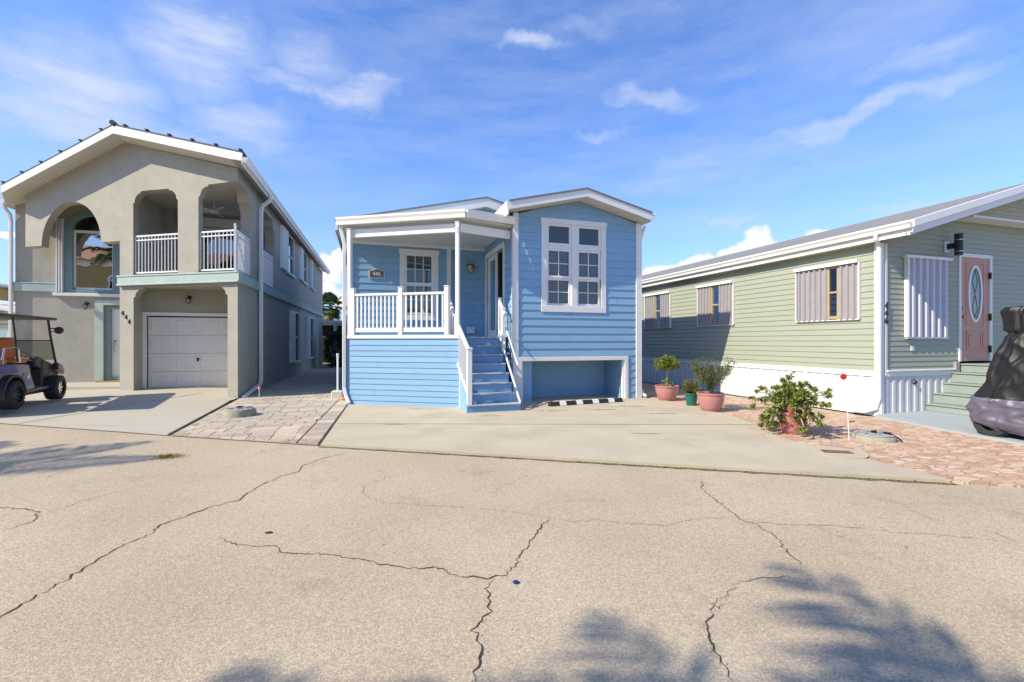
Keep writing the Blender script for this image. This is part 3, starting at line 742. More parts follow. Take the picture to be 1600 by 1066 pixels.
m.add(vs, [(0, 4, 5, 1), (2, 3, 7, 6), (0, 2, 6, 4), (1, 5, 7, 3)])
m.build('fascia', CREAM, LH)
def gutter(mb, p0, p1, side, w=.12, h=.13):
    # K-profile gutter swept from p0 to p1; side = outward unit vector
    prof = [(0, 0), (0, -h), (w * .6, -h), (w * .75, -h * .55), (w, -h * .25), (w, 0), (w - .012, 0), (w - .012, -.02), (.012, -.02)]
    sv = Vector(side); vs = []
    for p in (Vector(p0), Vector(p1)):
        for a, b in prof: vs.append(p + sv * a + Vector((0, 0, b)))
    n = len(prof); fs = [tuple(range(n)), tuple(reversed(range(n, 2 * n)))] + [(i, (i + 1) % n, n + (i + 1) % n, n + i) for i in range(n)]
    return mb.add(vs, fs)
gz = zroof(uR) + .10; gl = zroof(uE2) + .15
m = MB(); gutter(m, (uR, vfront(uR), gz), (uR, 18.3, gz), (1, 0, 0), .13, .15); gutter(m, (uE2, 3.9, gl), (uE2, 18.3, gl), (-1, 0, 0), .10, .13)
m.box(uR - .02, uR, vfront(uR), 18.3, gz - .2, gz - .002).box(uE2, uE2 + .02, 4.0, 18.3, gl - .2, gl - .002)
m.build('gutter', WHITE, LH)
m = MB().rtube([(uR + .06, 1.95, gz - .14), (uR + .06, 1.95, gz - .25), (.14, 1.95, gz - .45), (.10, 1.95, gz - .6), (.10, 1.95, .35), (.10, 1.85, .22), (.12, .25, .07), (.12, .05, .05)], .075, .10, (1, 0, 0))
m.build('downspout', WHITE, LH, bevel=.012)
m = MB().rtube([(uE2 - .05, 3.98, gl - .12), (uE2 - .02, 4.0, gl - .25), (-7.08, 4.03, gl - .42), (-7.07, 4.05, gl - .6), (-7.07, 4.05, .2)], .075, .09, (0, 1, 0))
m.build('downspout', WHITE, LH, bevel=.012)
# --- garage door
gd = MB(); x0, x1 = -2.86, -.41; z0 = .09; H = 2.10 / 4
for r in range(4):
    zb = z0 + r * H
    gd.box(x0, x1, 2.24, 2.28, zb + .004, zb + H - .004)
    for c in range(4):
        w = (x1 - x0) / 4; a = x0 + c * w + .07; b = x0 + (c + 1) * w - .07; lo, hi = zb + .09, zb + H - .09
        vs = [(a, 2.239, lo), (b, 2.239, lo), (b, 2.239, hi), (a, 2.239, hi), (a + .025, 2.228, lo + .025), (b - .025, 2.228, lo + .025), (b - .025, 2.228, hi - .025), (a + .025, 2.228, hi - .025),
              (a + .05, 2.234, lo + .05), (b - .05, 2.234, lo + .05), (b - .05, 2.234, hi - .05), (a + .05, 2.234, hi - .05)]
        fs = []
        for k in range(4):
            k2 = (k + 1) % 4; fs += [(k, k2, 4 + k2, 4 + k), (4 + k, 4 + k2, 8 + k2, 8 + k)]
        fs.append((8, 9, 10, 11)); gd.add(vs, fs)
gdo = gd.build('garage_door', GARAGE, LH)
m = MB().lathe([(0, -.03), (.03, -.03), (.03, 0), (0, 0)], (-1.62, 2.23, .98), 12, 'y').bar((-1.62, 2.2, .99), (-1.62, 2.2, .90), .03, .02); m.build('door_handle', BLACK, gdo)
m = MB().box(x0 - .10, x0 - .004, 2.13, 2.164, .08, 2.30).box(x0 - .10, x1 + .1, 2.12, 2.163, 2.22, 2.32); m.build('door_frame', CREAM, LH, bevel=.006)
# --- front door in the entry wall
m = MB().box(-5.02, -4.80, rv - .05, rv - .003, .26, 2.78).box(-4.80, -3.80, rv - .05, rv - .003, 2.62, 2.78).box(-3.86, -3.80, rv - .05, rv - .003, .26, 2.62)
m.build('door_surround', SAGEJAMB, LH, bevel=.006)
fd = MB().box(-4.64, -3.90, rv + .10, rv + .15, .36, 2.52).build('front_door', WHITE2, LH)
MB().box(-4.79, -4.64, rv + .02, rv + .12, .27, 2.60).box(-4.64, -3.87, rv + .02, rv + .12, 2.52, 2.60).box(-4.64, -3.87, rv + .02, rv + .12, .27, .36).build('door_frame', TEALPAINT, LH)
m = MB().box(-4.42, -4.05, rv + .085, rv + .10, .6, 2.3); m.build('door_glass', MIRROR, fd)
m = MB().tube([(-4.55, rv + .06, 1.45), (-4.55, rv + .02, 1.42), (-4.55, rv + .01, 1.25), (-4.55, rv + .06, 1.15)], .014, 8).lathe([(0, -.02), (.03, -.02), (.03, 0)], (-4.55, rv + .10, 1.5), 10, 'y'); m.build('door_handle', BRASS, fd)
MB().box(-4.9, -3.8, rv - .25, rv + .1, .226, .256).build('threshold', material('wood_threshold', (.35, .24, .12), .7), LH)
# --- big arched window
w = MB(); arch_o = [(-5.80, 2.98), (-4.36, 2.98), (-4.36, 4.95)] + arc(-5.08, 4.95, .72, .62, 0, 180, 18)[1:]
arch_i = [(-5.60, 3.10), (-4.56, 3.10), (-4.56, 4.93)] + arc(-5.08, 4.95, .52, .44, 0, 180, 18)[1:]
w.prism(arch_o, lambda a, z: (a, rv - .03, z), (0, .10, 0), [arch_i]); wo_ = w.build('arched_window', TEALPAINT, LH)
m = MB().box(-5.60, -4.56, rv + .05, rv + .09, 4.86, 4.94).box(-5.60, -5.55, rv + .05, rv + .09, 3.1, 4.9).box(-4.61, -4.56, rv + .05, rv + .09, 3.1, 4.9).box(-5.60, -4.56, rv + .05, rv + .09, 3.10, 3.16); m.build('window_frame', WHITE2, wo_)
m = MB().add([(-5.6, rv + .07, 3.1), (-4.56, rv + .07, 3.1), (-4.56, rv + .07, 4.9), (-5.6, rv + .07, 4.9)], [(0, 1, 2, 3)]); m.build('pane', MIRROR, wo_)
m = MB().prism([(-4.56, 4.94)] + arc(-5.08, 4.94, .52, .44, 0, 180, 18)[1:], lambda a, z: (a, rv + .07, z), (0, .004, 0)); m.build('pane', GLASS, wo_)
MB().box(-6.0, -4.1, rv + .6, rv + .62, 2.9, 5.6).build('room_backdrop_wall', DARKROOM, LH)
MB().box(-6.05, -4.12, rv - .10, rv - .003, 2.88, 2.975).build('window_sill', WHITE2, LH, bevel=.01)
for (a, b) in ((-6.0, -5.81), (-4.35, -4.17)):
    m = MB()
    for k in range(3):
        x = a + (b - a) * k / 3; m.add([(x, rv - .01, 2.98), (x + .03, rv - .10, 2.98), (x + .06, rv - .10, 2.98), (x + (b - a) / 3, rv - .01, 2.98), (x, rv - .01, 5.25), (x + .03, rv - .10, 5.25), (x + .06, rv - .10, 5.25), (x + (b - a) / 3, rv - .01, 5.25)],
              [(0, 1, 5, 4), (1, 2, 6, 5), (2, 3, 7, 6), (0, 3, 2, 1), (4, 5, 6, 7), (0, 4, 7, 3)])
    m.build('folded_shutter', WHITE2, LH)
# --- balcony railings
def railing(parent, pts, z0, z1, pitch=.115, posts=()):
    m = MB(); b = MB()
    for (p, q) in zip(pts[:-1], pts[1:]):
        p = Vector(p); q = Vector(q); d = q - p; L = d.length; d.normalize()
        for zz, h in ((z1 - .02, .04), (z1 - .135, .03), (z0 + .03, .04)):
            m.bar((p.x, p.y, zz), (q.x, q.y, zz), .045, h)
        n = max(2, round(L / pitch))
        for i in range(n + 1):
            c = p + d * (L * i / n); b.box(c.x - .011, c.x + .011, c.y - .011, c.y + .011, z0 + .05, z1 - .03)
    for p in posts: m.box(p[0] - .028, p[0] + .028, p[1] - .028, p[1] + .028, z0 - .02, z1 + .10).lathe([(.0, .17), (.02, .15), (.03, .12), (.02, .10)], (p[0], p[1], z1), 8)
    r = m.build('balcony_railing', WHITE, parent); b.build('baluster', WHITE, r)
    return r
f = lambda u, o=.08: (u, SL * u + o)
railing(LH, [f(-2.93), f(-1.67)], 3.33, 4.38)
railing(LH, [f(-1.05), f(-.10)], 3.33, 4.38, posts=[f(-.09)])
railing(LH, [(-.06, .18), (-.06, 1.38)], 3.33, 4.38)
railing(LH, [(-.06, 2.37), (-.06, 4.28)], 3.33, 4.38)
# balcony sliding doors and ceiling fan
sdm = MB().box(-2.45, -2.38, 4.38, 4.46, 3.3, 5.3).box(-.62, -.55, 4.38, 4.46, 3.3, 5.3).box(-2.38, -.62, 4.38, 4.46, 5.22, 5.3).box(-1.78, -1.72, 4.38, 4.46, 3.3, 5.22).box(-2.5, -.5, 4.3, 4.398, 5.32, 5.62).build('sliding_door', WHITE2, LH)
MB().add([(-2.38, 4.42, 3.3), (-.62, 4.42, 3.3), (-.62, 4.42, 5.22), (-2.38, 4.42, 5.22)], [(0, 1, 2, 3)]).build('pane', glass('balcony_door_glass', .25, (.3, .33, .34, 1)), sdm)
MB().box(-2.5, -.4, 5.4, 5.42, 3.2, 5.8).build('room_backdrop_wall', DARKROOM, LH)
fan = MB().tube([(-1.35, 2.7, 5.75), (-1.35, 2.7, 5.5)], .02, 8).lathe([(0, 0), (.10, .01), (.13, .06), (.10, .12), (0, .13)], (-1.35, 2.7, 5.38), 14).build('ceiling_fan', WHITE2, LH)
for k in range(5):
    a = k * 2 * math.pi / 5 + .3; m = MB(); c, s = math.cos(a), math.sin(a)
    m.prism([(.12, -.035), (.3, -.06), (.62, -.075), (.66, 0), (.62, .075), (.3, .06), (.12, .035)], lambda r, t: (-1.35 + r * c - t * s, 2.7 + r * s + t * c, 5.44 + t * .2), (0, 0, .01)); m.build('fan_blade', WHITE2, fan)
# --- side windows with folded accordion shutters
def side_window(a, b, z0, z1, shut):
    w = MB().box(-.02, .03, a - .05, a, z0 - .05, z1 + .05).box(-.02, .03, b, b + .05, z0 - .05, z1 + .05).box(-.02, .03, a, b, z1, z1 + .05).box(-.02, .10, a - .06, b + .06, z0 - .07, z0).box(-.06, -.02, a, b, (z0 + z1) / 2 - .02, (z0 + z1) / 2 + .02).build('window', WHITE2, LH)
    MB().add([(-.05, a, z0), (-.05, b, z0), (-.05, b, z1), (-.05, a, z1)], [(0, 1, 2, 3)]).build('pane', glass('side_window_glass', .45, (.15, .18, .18, 1)), w)
    m = MB(); n = int((a - shut) / .09)
    for k in range(n):
        y = shut + (a - .06 - shut) * k / n; d = (a - .06 - shut) / n
        m.add([(.004, y, z0 - .03), (.12, y + d * .3, z0 - .03), (.12, y + d * .6, z0 - .03), (.004, y + d, z0 - .03), (.004, y, z1 + .03), (.12, y + d * .3, z1 + .03), (.12, y + d * .6, z1 + .03), (.004, y + d, z1 + .03)],
              [(0, 1, 5, 4), (1, 2, 6, 5), (2, 3, 7, 6), (3, 2, 1, 0), (4, 5, 6, 7)])
    m.build('folded_shutter', WHITE, w)
side_window(6.2, 7.8, 4.2, 5.7, 5.1)
side_window(9.9, 11.3, 4.3, 5.7, 9.0)
side_window(13.1, 14.2, 4.3, 5.7, 12.4)
side_window(7.7, 9.1, .65, 2.7, 6.9)
side_window(12.0, 13.7, .65, 2.7, 11.0)
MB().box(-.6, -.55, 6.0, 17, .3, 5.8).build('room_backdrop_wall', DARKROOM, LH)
MB().tube([(.05, 9.35, .1), (.05, 9.35, 1.1), (.05, 9.35, 2.95)], .025, 8).box(.002, .09, 9.2, 9.42, 1.55, 1.75).build('wall_pipe', WHITE, LH)
# lamps
def lantern(parent, x, y, z, s=1.0):
    l = MB().lathe([(0, 0), (.045, 0), (.045, .012), (0, .012)], (x, y - .012, z), 10, 'y').tube([(x, y - .01, z + .02), (x, y - .08, z + .06), (x, y - .13, z + .02)], .009, 6)
    c = (x, y - .13, z - .16)
    l.lathe([(.0, .20), (.012, .19), (.02, .16), (.075, .12), (.078, .112), (0, .112)], c, 6)
    l.lathe([(0, -.03), (.03, -.02), (.05, 0), (0, .002)], c, 6)
    for k in range(6):
        t = math.pi * k / 3; l.bar((c[0] + .048 * math.cos(t), c[1] + .048 * math.sin(t), c[2]), (c[0] + .072 * math.cos(t), c[1] + .072 * math.sin(t), c[2] + .115), .007, .007)
    lo = l.build('wall_lantern', BLACK, parent)
    MB().lathe([(.044, .002), (.068, .11)], c, 6).build('lantern_glass', glass('lantern_glass', .2, (.8, .8, .75, 1)), lo)
lantern(LH, -5.22, rv, 2.66); lantern(LH, -1.80, 2.165, 2.76)
# house number 444, stepped diagonally on the pillar
aF = math.atan2(SL, 1)
for i, (u, z) in enumerate(((-3.28, 2.26), (-3.18, 2.15), (-3.08, 2.02))):
    text('house_number', '4', .17, BLACK, LH, (u, SL * u - .012, z), (R(90), 0, aF), .008, bold=.003)

# ================================================================== blue house (middle)
BH = thing('blue_house', 'small blue lap-sided house with white trim, raised front porch and steps, numbered 445', 'house', (3.297, 11.72, 0), R(17.2))
PV0 = -3.056; SB = -0.57735
def PP(u, off=0.0): return (u, PV0 + SB * u + off)
P1 = Vector(PP(-7.14)); P2 = Vector(PP(-4.74)); Pd = (P2 - P1).normalized(); Pn = Vector((Pd.y, -Pd.x))  # outward (towards the street)
DZ = 1.60
# bump-out front face with lapped siding, opening below
top = lambda u: 4.93 - .245 * abs(u + 1.72)
def rng_front(z):
    if z < 4.48: return (-3.40, 0.0)
    d = (4.93 - z) / .245; return (max(-3.4, -1.72 - d), min(0.0, -1.72 + d))
wins = [(-2.66, -1.05, 2.26, 4.39)]
hol = wins + [(-3.22, -.46, -.01, 1.02)]
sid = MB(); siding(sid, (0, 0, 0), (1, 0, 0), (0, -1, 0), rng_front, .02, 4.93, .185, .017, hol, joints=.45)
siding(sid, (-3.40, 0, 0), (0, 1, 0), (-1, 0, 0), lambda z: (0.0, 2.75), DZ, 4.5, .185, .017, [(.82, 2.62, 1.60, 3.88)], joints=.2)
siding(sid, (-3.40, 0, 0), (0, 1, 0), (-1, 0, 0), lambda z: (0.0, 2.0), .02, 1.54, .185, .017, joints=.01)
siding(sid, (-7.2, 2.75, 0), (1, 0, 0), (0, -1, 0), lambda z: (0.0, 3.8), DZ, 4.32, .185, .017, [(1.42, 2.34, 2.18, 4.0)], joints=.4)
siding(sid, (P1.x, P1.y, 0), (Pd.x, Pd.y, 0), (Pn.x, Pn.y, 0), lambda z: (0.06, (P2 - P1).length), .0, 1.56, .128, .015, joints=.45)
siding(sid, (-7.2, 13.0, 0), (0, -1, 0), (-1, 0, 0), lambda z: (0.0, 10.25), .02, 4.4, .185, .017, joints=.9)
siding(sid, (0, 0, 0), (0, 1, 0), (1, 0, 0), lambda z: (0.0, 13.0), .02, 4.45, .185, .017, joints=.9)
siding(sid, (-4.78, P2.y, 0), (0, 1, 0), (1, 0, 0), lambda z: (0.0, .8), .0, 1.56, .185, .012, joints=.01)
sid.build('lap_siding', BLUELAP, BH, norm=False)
# solid backing walls
m = MB()
m.prism([(-3.38, 0.0), (-3.22, 0.0), (-3.22, 1.02), (-.46, 1.02), (-.46, 0.0), (-.02, 0.0), (-.02, 4.5), (-1.72, 4.92), (-3.38, 4.5)], lambda a, z: (a, .006, z), (0, .1, 0), [[(-2.66, 2.26), (-1.05, 2.26), (-1.05, 4.39), (-2.66, 4.39)]])
m.prism([(.006, 1.5), (.82, 1.5), (.82, 3.88), (2.62, 3.88), (2.62, 1.5), (2.9, 1.5), (2.9, 4.6), (.006, 4.6)], lambda a, z: (-3.394, a, z), (.1, 0, 0))
m.prism([(-7.19, 1.4), (-3.3, 1.4), (-3.3, 4.9), (-7.19, 4.6)], lambda a, z: (a, 2.76, z), (0, .1, 0), [[(-5.78, 2.18), (-4.86, 2.18), (-4.86, 4.0), (-5.78, 4.0)]])
m.box(-7.19, -7.1, 2.86, 13, 0, 4.5).box(-.1, -.008, .11, 13, 0, 4.5).box(-7.1, -.1, 12.9, 13, 0, 4.5)
# recess under the bump-out
m.box(-3.22, -2.92, .11, .95, 0, 1.02).box(-3.22, -.46, .95, 1.02, 0, 1.02).box(-.50, -.46, .11, .95, 0, 1.02).box(-3.3, -.4, .11, 1.1, 1.024, 1.06)
m.build('wall', BLUE, BH)
rec = MB(); siding(rec, (-2.92, .95, 0), (1, 0, 0), (0, -1, 0), lambda z: (0.0, 2.42), .02, 1.02, .185, .014); siding(rec, (-.50, .11, 0), (0, 1, 0), (-1, 0, 0), lambda z: (0.0, .84), .02, 1.02, .185, .014)
rec.build('recess_siding', BLUE, BH, norm=False)
# gable of the main roof behind the porch
m = MB().prism([(-7.2, 4.4), (-2.6, 4.4), (-2.6, 5.06), (-3.52, 5.29), (-7.2, 4.42)], lambda a, z: (a, 2.40, z), (0, .1, 0)); m.build('gable_wall', BLUE, BH)
# trim boards
m = MB()
m.box(-3.43, -3.30, -.035, -.001, .0, 4.52).box(-3.432, -3.403, -.036, .10, .0, 4.50)       # left corner board
m.box(-.13, .03, -.035, -.001, .0, 4.52).box(.001, .035, -.036, .12, .0, 4.50)              # right corner board
m.box(-3.32, -3.22, -.036, -.001, .0, 1.12).box(-.46, -.36, -.036, -.001, 0, 1.12).box(-3.22, -.46, -.036, -.001, 1.02, 1.12)
m.box(-.50, -.46, .001, .10, 0, 1.02).box(-3.22, -3.18, .001, .10, 0, 1.02)
m.box(-7.23, -7.10, 2.70, 2.735, 1.6, 4.3).box(-7.1, -3.43, 2.68, 2.734, 4.12, 4.33).box(-4.55, -4.43, 2.70, 2.735, 1.6, 4.12)
m.build('corner_trim', WHITE2, BH, bevel=.006)
# twin window of the bump-out
def sash_window(parent, x0, x1, z0, z1, cols, rows, y=0.0, slats=True, split=None):
    """one framed light; face looks towards -y"""
    w = MB()
    fr = .055
    w.box(x0, x1, y - .012, y + .05, z0, z0 + fr).box(x0, x1, y - .012, y + .05, z1 - fr, z1).box(x0, x0 + fr, y - .012, y + .05, z0 + fr, z1 - fr).box(x1 - fr, x1, y - .012, y + .05, z0 + fr, z1 - fr)
    o = w.build('window', WHITE, parent, bevel=.004)
    i0, i1, j0, j1 = x0 + fr, x1 - fr, z0 + fr, z1 - fr
    MB().add([(i0, y + .03, j0), (i1, y + .03, j0), (i1, y + .03, j1), (i0, y + .03, j1)], [(0, 1, 2, 3)]).build('pane', GLASS, o)
    mu = MB()
    for c in range(1, cols): x = i0 + (i1 - i0) * c / cols; mu.box(x - .009, x + .009, y + .016, y + .028, j0, j1)
    for r in range(1, rows): z = j0 + (j1 - j0) * r / rows; mu.box(i0, i1, y + .014, y + .0275, z - .009, z + .009)
    if cols * rows > 1: mu.build('glazing_bar', WHITE, o)
    if slats:
        s = MB(); z = j0 + .01
        while z < j1 - .02:
            s.add([(i0, y + .085, z + .022), (i1, y + .085, z + .022), (i1, y + .10, z), (i0, y + .10, z)], [(0, 1, 2, 3)]); z += .042
        s.build('blind', BLIND, o, norm=False)
    return o
for a, b in ((-2.58, -1.93), (-1.78, -1.13)):
    sash_window(BH, a, b, 3.82, 4.34, 1, 1, slats=False)
    sash_window(BH, a, b, 3.03, 3.74, 2, 2, .01)
    sash_window(BH, a + .0, b, 2.36, 3.03, 2, 2, .035)
m = MB().box(-2.72, -2.58, -.03, -.001, 2.26, 4.36).box(-1.13, -.99, -.03, -.001, 2.26, 4.36).box(-1.93, -1.78, -.028, .05, 2.30, 4.34).box(-2.74, -.97, -.045, -.001, 4.34, 4.46).box(-2.72, -.99, -.034, -.001, 2.20, 2.36).box(-2.58, -1.93, -.02, .05, 3.74, 3.82).box(-1.78, -1.13, -.02, .05, 3.74, 3.82)
m.build('window_casing', WHITE2, BH, bevel=.006)
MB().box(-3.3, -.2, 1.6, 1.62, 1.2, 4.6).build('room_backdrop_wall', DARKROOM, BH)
# round ceiling lamp seen through the upper left light
MB().lathe([(0, -.09), (.10, -.05), (.14, 0), (0, .02)], (-2.42, .45, 3.62), 14).build('ceiling_lamp', material('amber_glass_bowl', (.75, .42, .18), .3), BH)
# porch window
sash_window(BH, -5.72, -4.93, 3.08, 3.94, 3, 2, 2.745)
sash_window(BH, -5.72, -4.93, 2.24, 3.10, 3, 2, 2.77)
m = MB().box(-5.86, -5.72, 2.715, 2.744, 2.18, 4.0).box(-4.93, -4.79, 2.715, 2.744, 2.18, 4.0).box(-5.88, -4.77, 2.70, 2.744, 3.94, 4.06).box(-5.86, -4.79, 2.70, 2.744, 2.08, 2.22); m.build('window_casing', WHITE2, BH, bevel=.006)
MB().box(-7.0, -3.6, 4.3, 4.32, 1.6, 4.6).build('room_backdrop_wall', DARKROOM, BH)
MB().lathe([(0, -.10), (.10, -.05), (.13, 0), (0, .02)], (-5.45, 3.35, 3.72), 14).build('ceiling_lamp', WHITE2, BH)
# sliding door on the side of the bump-out
m = MB().box(-3.44, -3.405, .72, .84, 1.62, 4.0).box(-3.44, -3.405, 2.60, 2.72, 1.62, 4.0).box(-3.445, -3.405, .72, 2.72, 3.88, 4.0).box(-3.46, -3.36, .84, 2.60, 1.60, 1.66)
m.build('door_casing', WHITE2, BH, bevel=.005)
d = MB().box(-3.39, -3.34, 2.45, 2.60, 1.66, 3.88).box(-3.39, -3.34, 1.62, 1.74, 1.66, 3.88).box(-3.39, -3.34, 1.74, 2.45, 1.66, 1.80).box(-3.39, -3.34, 1.74, 2.45, 3.76, 3.88).build('sliding_door', WHITE, BH, bevel=.004)
MB().add([(-3.365, 1.74, 1.8), (-3.365, 2.45, 1.8), (-3.365, 2.45, 3.76), (-3.365, 1.74, 3.76)], [(0, 1, 2, 3)]).build('pane', GLASS, d)
MB().box(-3.41, -3.39, 2.50, 2.53, 2.62, 2.82).box(-3.405, -3.39, 2.57, 2.59, 2.55, 2.9).build('door_handle', SHUTTER, d)
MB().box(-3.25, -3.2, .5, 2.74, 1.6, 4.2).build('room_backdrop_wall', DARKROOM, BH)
# porch floor, skirt frame and white rim
m = MB().prism([tuple(P1 - Pn * .02), tuple(P2 - Pn * .02), (-4.74, .5), (-3.42, .5), (-3.42, 2.74), (-7.19, 2.74)], lambda a, b: (a, b, DZ), (0, 0, -.05)); m.build('porch_floor', BLUESTEP, BH)
m = MB().prism([(-7.17, 1.10), (P2.x - .03, P2.y + .05), (-4.80, .5), (-3.45, .5), (-3.45, 2.74), (-7.17, 2.74)], lambda a, b: (a, b, 1.54), (0, 0, -1.54)); m.build('porch_base', BLUE, BH)
m = MB()
a0 = P1 + Pn * .005; a1 = P2 + Pn * .005 + Pd * .09
m.bar((a0.x, a0.y, 1.595), (a1.x, a1.y, 1.595), .06, .08)
b0 = P2 + Pd * .03; m.box(b0.x - .055, b0.x + .04, b0.y - .06, b0.y + .03, 0.03, 1.553)
m.bar((-4.76, -.25, 1.595), (-4.76, .5, 1.595), .05, .08)
m.build('porch_rim', WHITE2, BH, bevel=.006)
# porch railing
rl = MB(); bl = MB()
def prail(p, q, zb, zt, n):
    p = Vector(p); q = Vector(q); d = (q - p); L = d.length; d.normalize()
    rl.bar((p.x, p.y, zt - .03), (q.x, q.y, zt - .03), .075, .055); rl.bar((p.x, p.y, zb + .12), (q.x, q.y, zb + .12), .045, .10)
    for i in range(n):
        c = p + d * (L * (i + .6) / n + 0); bl.bar((c.x, c.y, zb + .16), (c.x, c.y, zt - .05), .034, .034, (d.x, d.y, 0))
ppost = lambda mb, p, z0, z1, w=.10: (mb.bar((p[0], p[1], z0), (p[0], p[1], z1), w, w, (Pd.x, Pd.y, 0)), mb.bar((p[0], p[1], z1), (p[0], p[1], z1 + .02), w + .025, w + .025, (Pd.x, Pd.y, 0)))
q0 = P1 + Pd * .13 - Pn * .03; q1 = Vector(PP(-5.98)) - Pn * .03; q2 = Vector(PP(-5.02)) - Pn * .03
for q in (q0, q1, q2): ppost(rl, q, 1.63, 2.71)
prail(q0 + Pd * .05, q1 - Pd * .05, 1.63, 2.60, 11); prail(q1 + Pd * .05, q2 - Pd * .05, 1.63, 2.60, 8)
q3 = Vector((-4.90, .55)); prail(q2 + Vector((.03, .1)), q3, 1.63, 2.60, 6); ppost(rl, q3, 1.60, 2.66, .09)
ro = rl.build('porch_railing', WHITE, BH, bevel=.006); bl.build('baluster', WHITE, ro)
# steps: treads, risers, stringers
SR, ST = .20, .228
st = MB(); nose = MB()
for i in range(8):
    zt = .19 + i * SR if i < 7 else DZ; v = -1.10 + i * ST
    x0 = -4.72 if i else -4.74; x1 = -3.66 if i else -3.60
    zb = 0.0 if i == 0 else .19 + (i - 1) * SR
    st.box(x0, x1, v, .5, zb + (.002 if i else 0), zt - .028)
    nose.box(x0 - .0, x1 + .0, v - .028, v + ST - .003 if i < 7 else .52, zt - .026, zt)
so = st.build('front_steps', BLUESTEP, BH, bevel=.004)
nose.build('tread', material('worn_step_tread', (.36, .42, .46), .7, .15, 9, .2, 60), so, bevel=.004)
hr = MB(); hb = MB()
n0 = (-4.69, -1.04); hr.box(n0[0] - .05, n0[0] + .05, n0[1] - .05, n0[1] + .05, .19, 1.33).box(n0[0] - .065, n0[0] + .065, n0[1] - .065, n0[1] + .065, 1.33, 1.355).box(n0[0] - .045, n0[0] + .045, n0[1] - .045, n0[1] + .045, 1.355, 1.37)
n1_ = (-4.80, -.16)
hr.box(n1_[0] - .045, n1_[0] + .045, n1_[1] - .045, n1_[1] + .045, 1.0, 2.06)
hr.bar((n0[0], n0[1] + .04, 1.30), (n1_[0], n1_[1] - .04, 1.93), .07, .05); hr.bar((n0[0] - .01, n0[1] + .04, .36), (n1_[0], n1_[1] - .04, 1.08), .045, .06)
hr.bar((n1_[0], n1_[1] + .04, 1.93), (-4.87, .5, 2.55), .07, .05)
for i in range(6):
    t = (i + .8) / 6.6; x = n0[0] + (n1_[0] - n0[0]) * t; y = n0[1] + (n1_[1] - n0[1]) * t; hb.box(x - .016, x + .016, y - .016, y + .016, .40 + .70 * t, 1.28 + .62 * t)
for i in range(4):
    t = (i + .7) / 4.5; x = n1_[0] + (-4.87 - n1_[0]) * t; y = n1_[1] + (.5 - n1_[1]) * t; hb.box(x - .016, x + .016, y - .016, y + .016, 1.3 + .5 * t, 1.9 + .6 * t)
# right-hand stringer and short rail
ho = hr.build('handrail', WHITE, so, bevel=.006); hb.build('baluster', WHITE, ho); hr = MB(); hb = MB()
hr.bar((-3.61, -1.10, .20), (-3.61, .50, 1.62), .035, .05)
hr.box(-3.66, -3.58, .10, .18, 1.25, 2.30).bar((-3.62, -.02, 2.08), (-3.62, .45, 2.46), .06, .045).bar((-3.62, .0, 1.40), (-3.62, .45, 1.75), .04, .04).box(-3.655, -3.585, .42, .49, 1.6, 2.56)
for y in (.22, .30, .38): hb.box(-3.63, -3.60, y - .012, y + .012, 1.45 + (y) * .8, 2.15 + y * .8)
hr.bar((-3.60, -.9, .98), (-3.60, .05, 1.85), .03, .03)
ho = hr.build('handrail', WHITE, so, bevel=.006); hb.build('baluster', WHITE, ho)
stg = MB().prism([(-1.10, .0), (-.26, .0), (-.26, .93), (-1.10, .19)], lambda a, z: (-4.755, a, z), (.03, 0, 0)).build('stringer', BLUE, so)
# porch posts, beam, ceiling, gutter
bc = Vector((-3.46, .10))
m = MB()
ppost(m, P1 + Pd * .03 - Pn * .04, 1.63, 4.10, .10); m.build('porch_post', WHITE2, BH, bevel=.006); m = MB(); pc = Vector(PP(-4.80)) - Pn * .02; ppost(m, pc, 1.63, 4.12, .085)
m.build('porch_post', WHITE2, BH, bevel=.006)
MB().tube([(-4.86, -.26 - .05, 4.03), (-4.86, -.26 - .08, 4.03)], .012, 8).build('bolt', BLACK, BH)
MB().tube([(-4.86, -.31, 3.95), (-4.86, -.34, 3.95)], .012, 8).build('bolt', BLACK, BH)
m = MB()
g0 = P1 + Pd * .02 - Pn * .10; g1 = Vector(PP(-4.78)) - Pn * .10
m.bar((g0.x, g0.y, 4.02), (g1.x, g1.y, 4.02), .06, .19); m.bar((g1.x, g1.y, 4.02), (bc.x, bc.y + .05, 4.02), .06, .19)
m.build('porch_beam', CREAM, BH, bevel=.005)
o0 = P1 - Pd * .24 + Pn * .03; o1 = Vector(PP(-4.62)) + Pn * .03
ce = [(o0.x, o0.y), (o1.x, o1.y), (-3.44, .0), (-3.44, 2.68), (-7.35, 2.68)]
MB().prism(ce, lambda a, b: (a, b, 4.22), (0, 0, -.03)).build('porch_ceiling', SOFFIT, BH)
MB().prism([(o0.x, o0.y), (o1.x, o1.y), (-3.44, .02), (-3.44, 2.39), (-7.44, 2.39)], lambda a, b: (a, b, 4.36), (0, 0, -.12)).build('porch_roof', METALROOF, BH)
m = MB()
gutter(m, (o0.x, o0.y, 4.37), (o1.x, o1.y, 4.37), (Pn.x, Pn.y, 0), .09, .17)
gd_ = (Vector((-3.44, -.05)) - o1).normalized(); gn = Vector((gd_.y, -gd_.x)); gutter(m, (o1.x, o1.y, 4.37), (-3.43, -.05, 4.39), (gn.x, gn.y, 0), .09, .17)
m.build('porch_gutter', CREAM, BH)
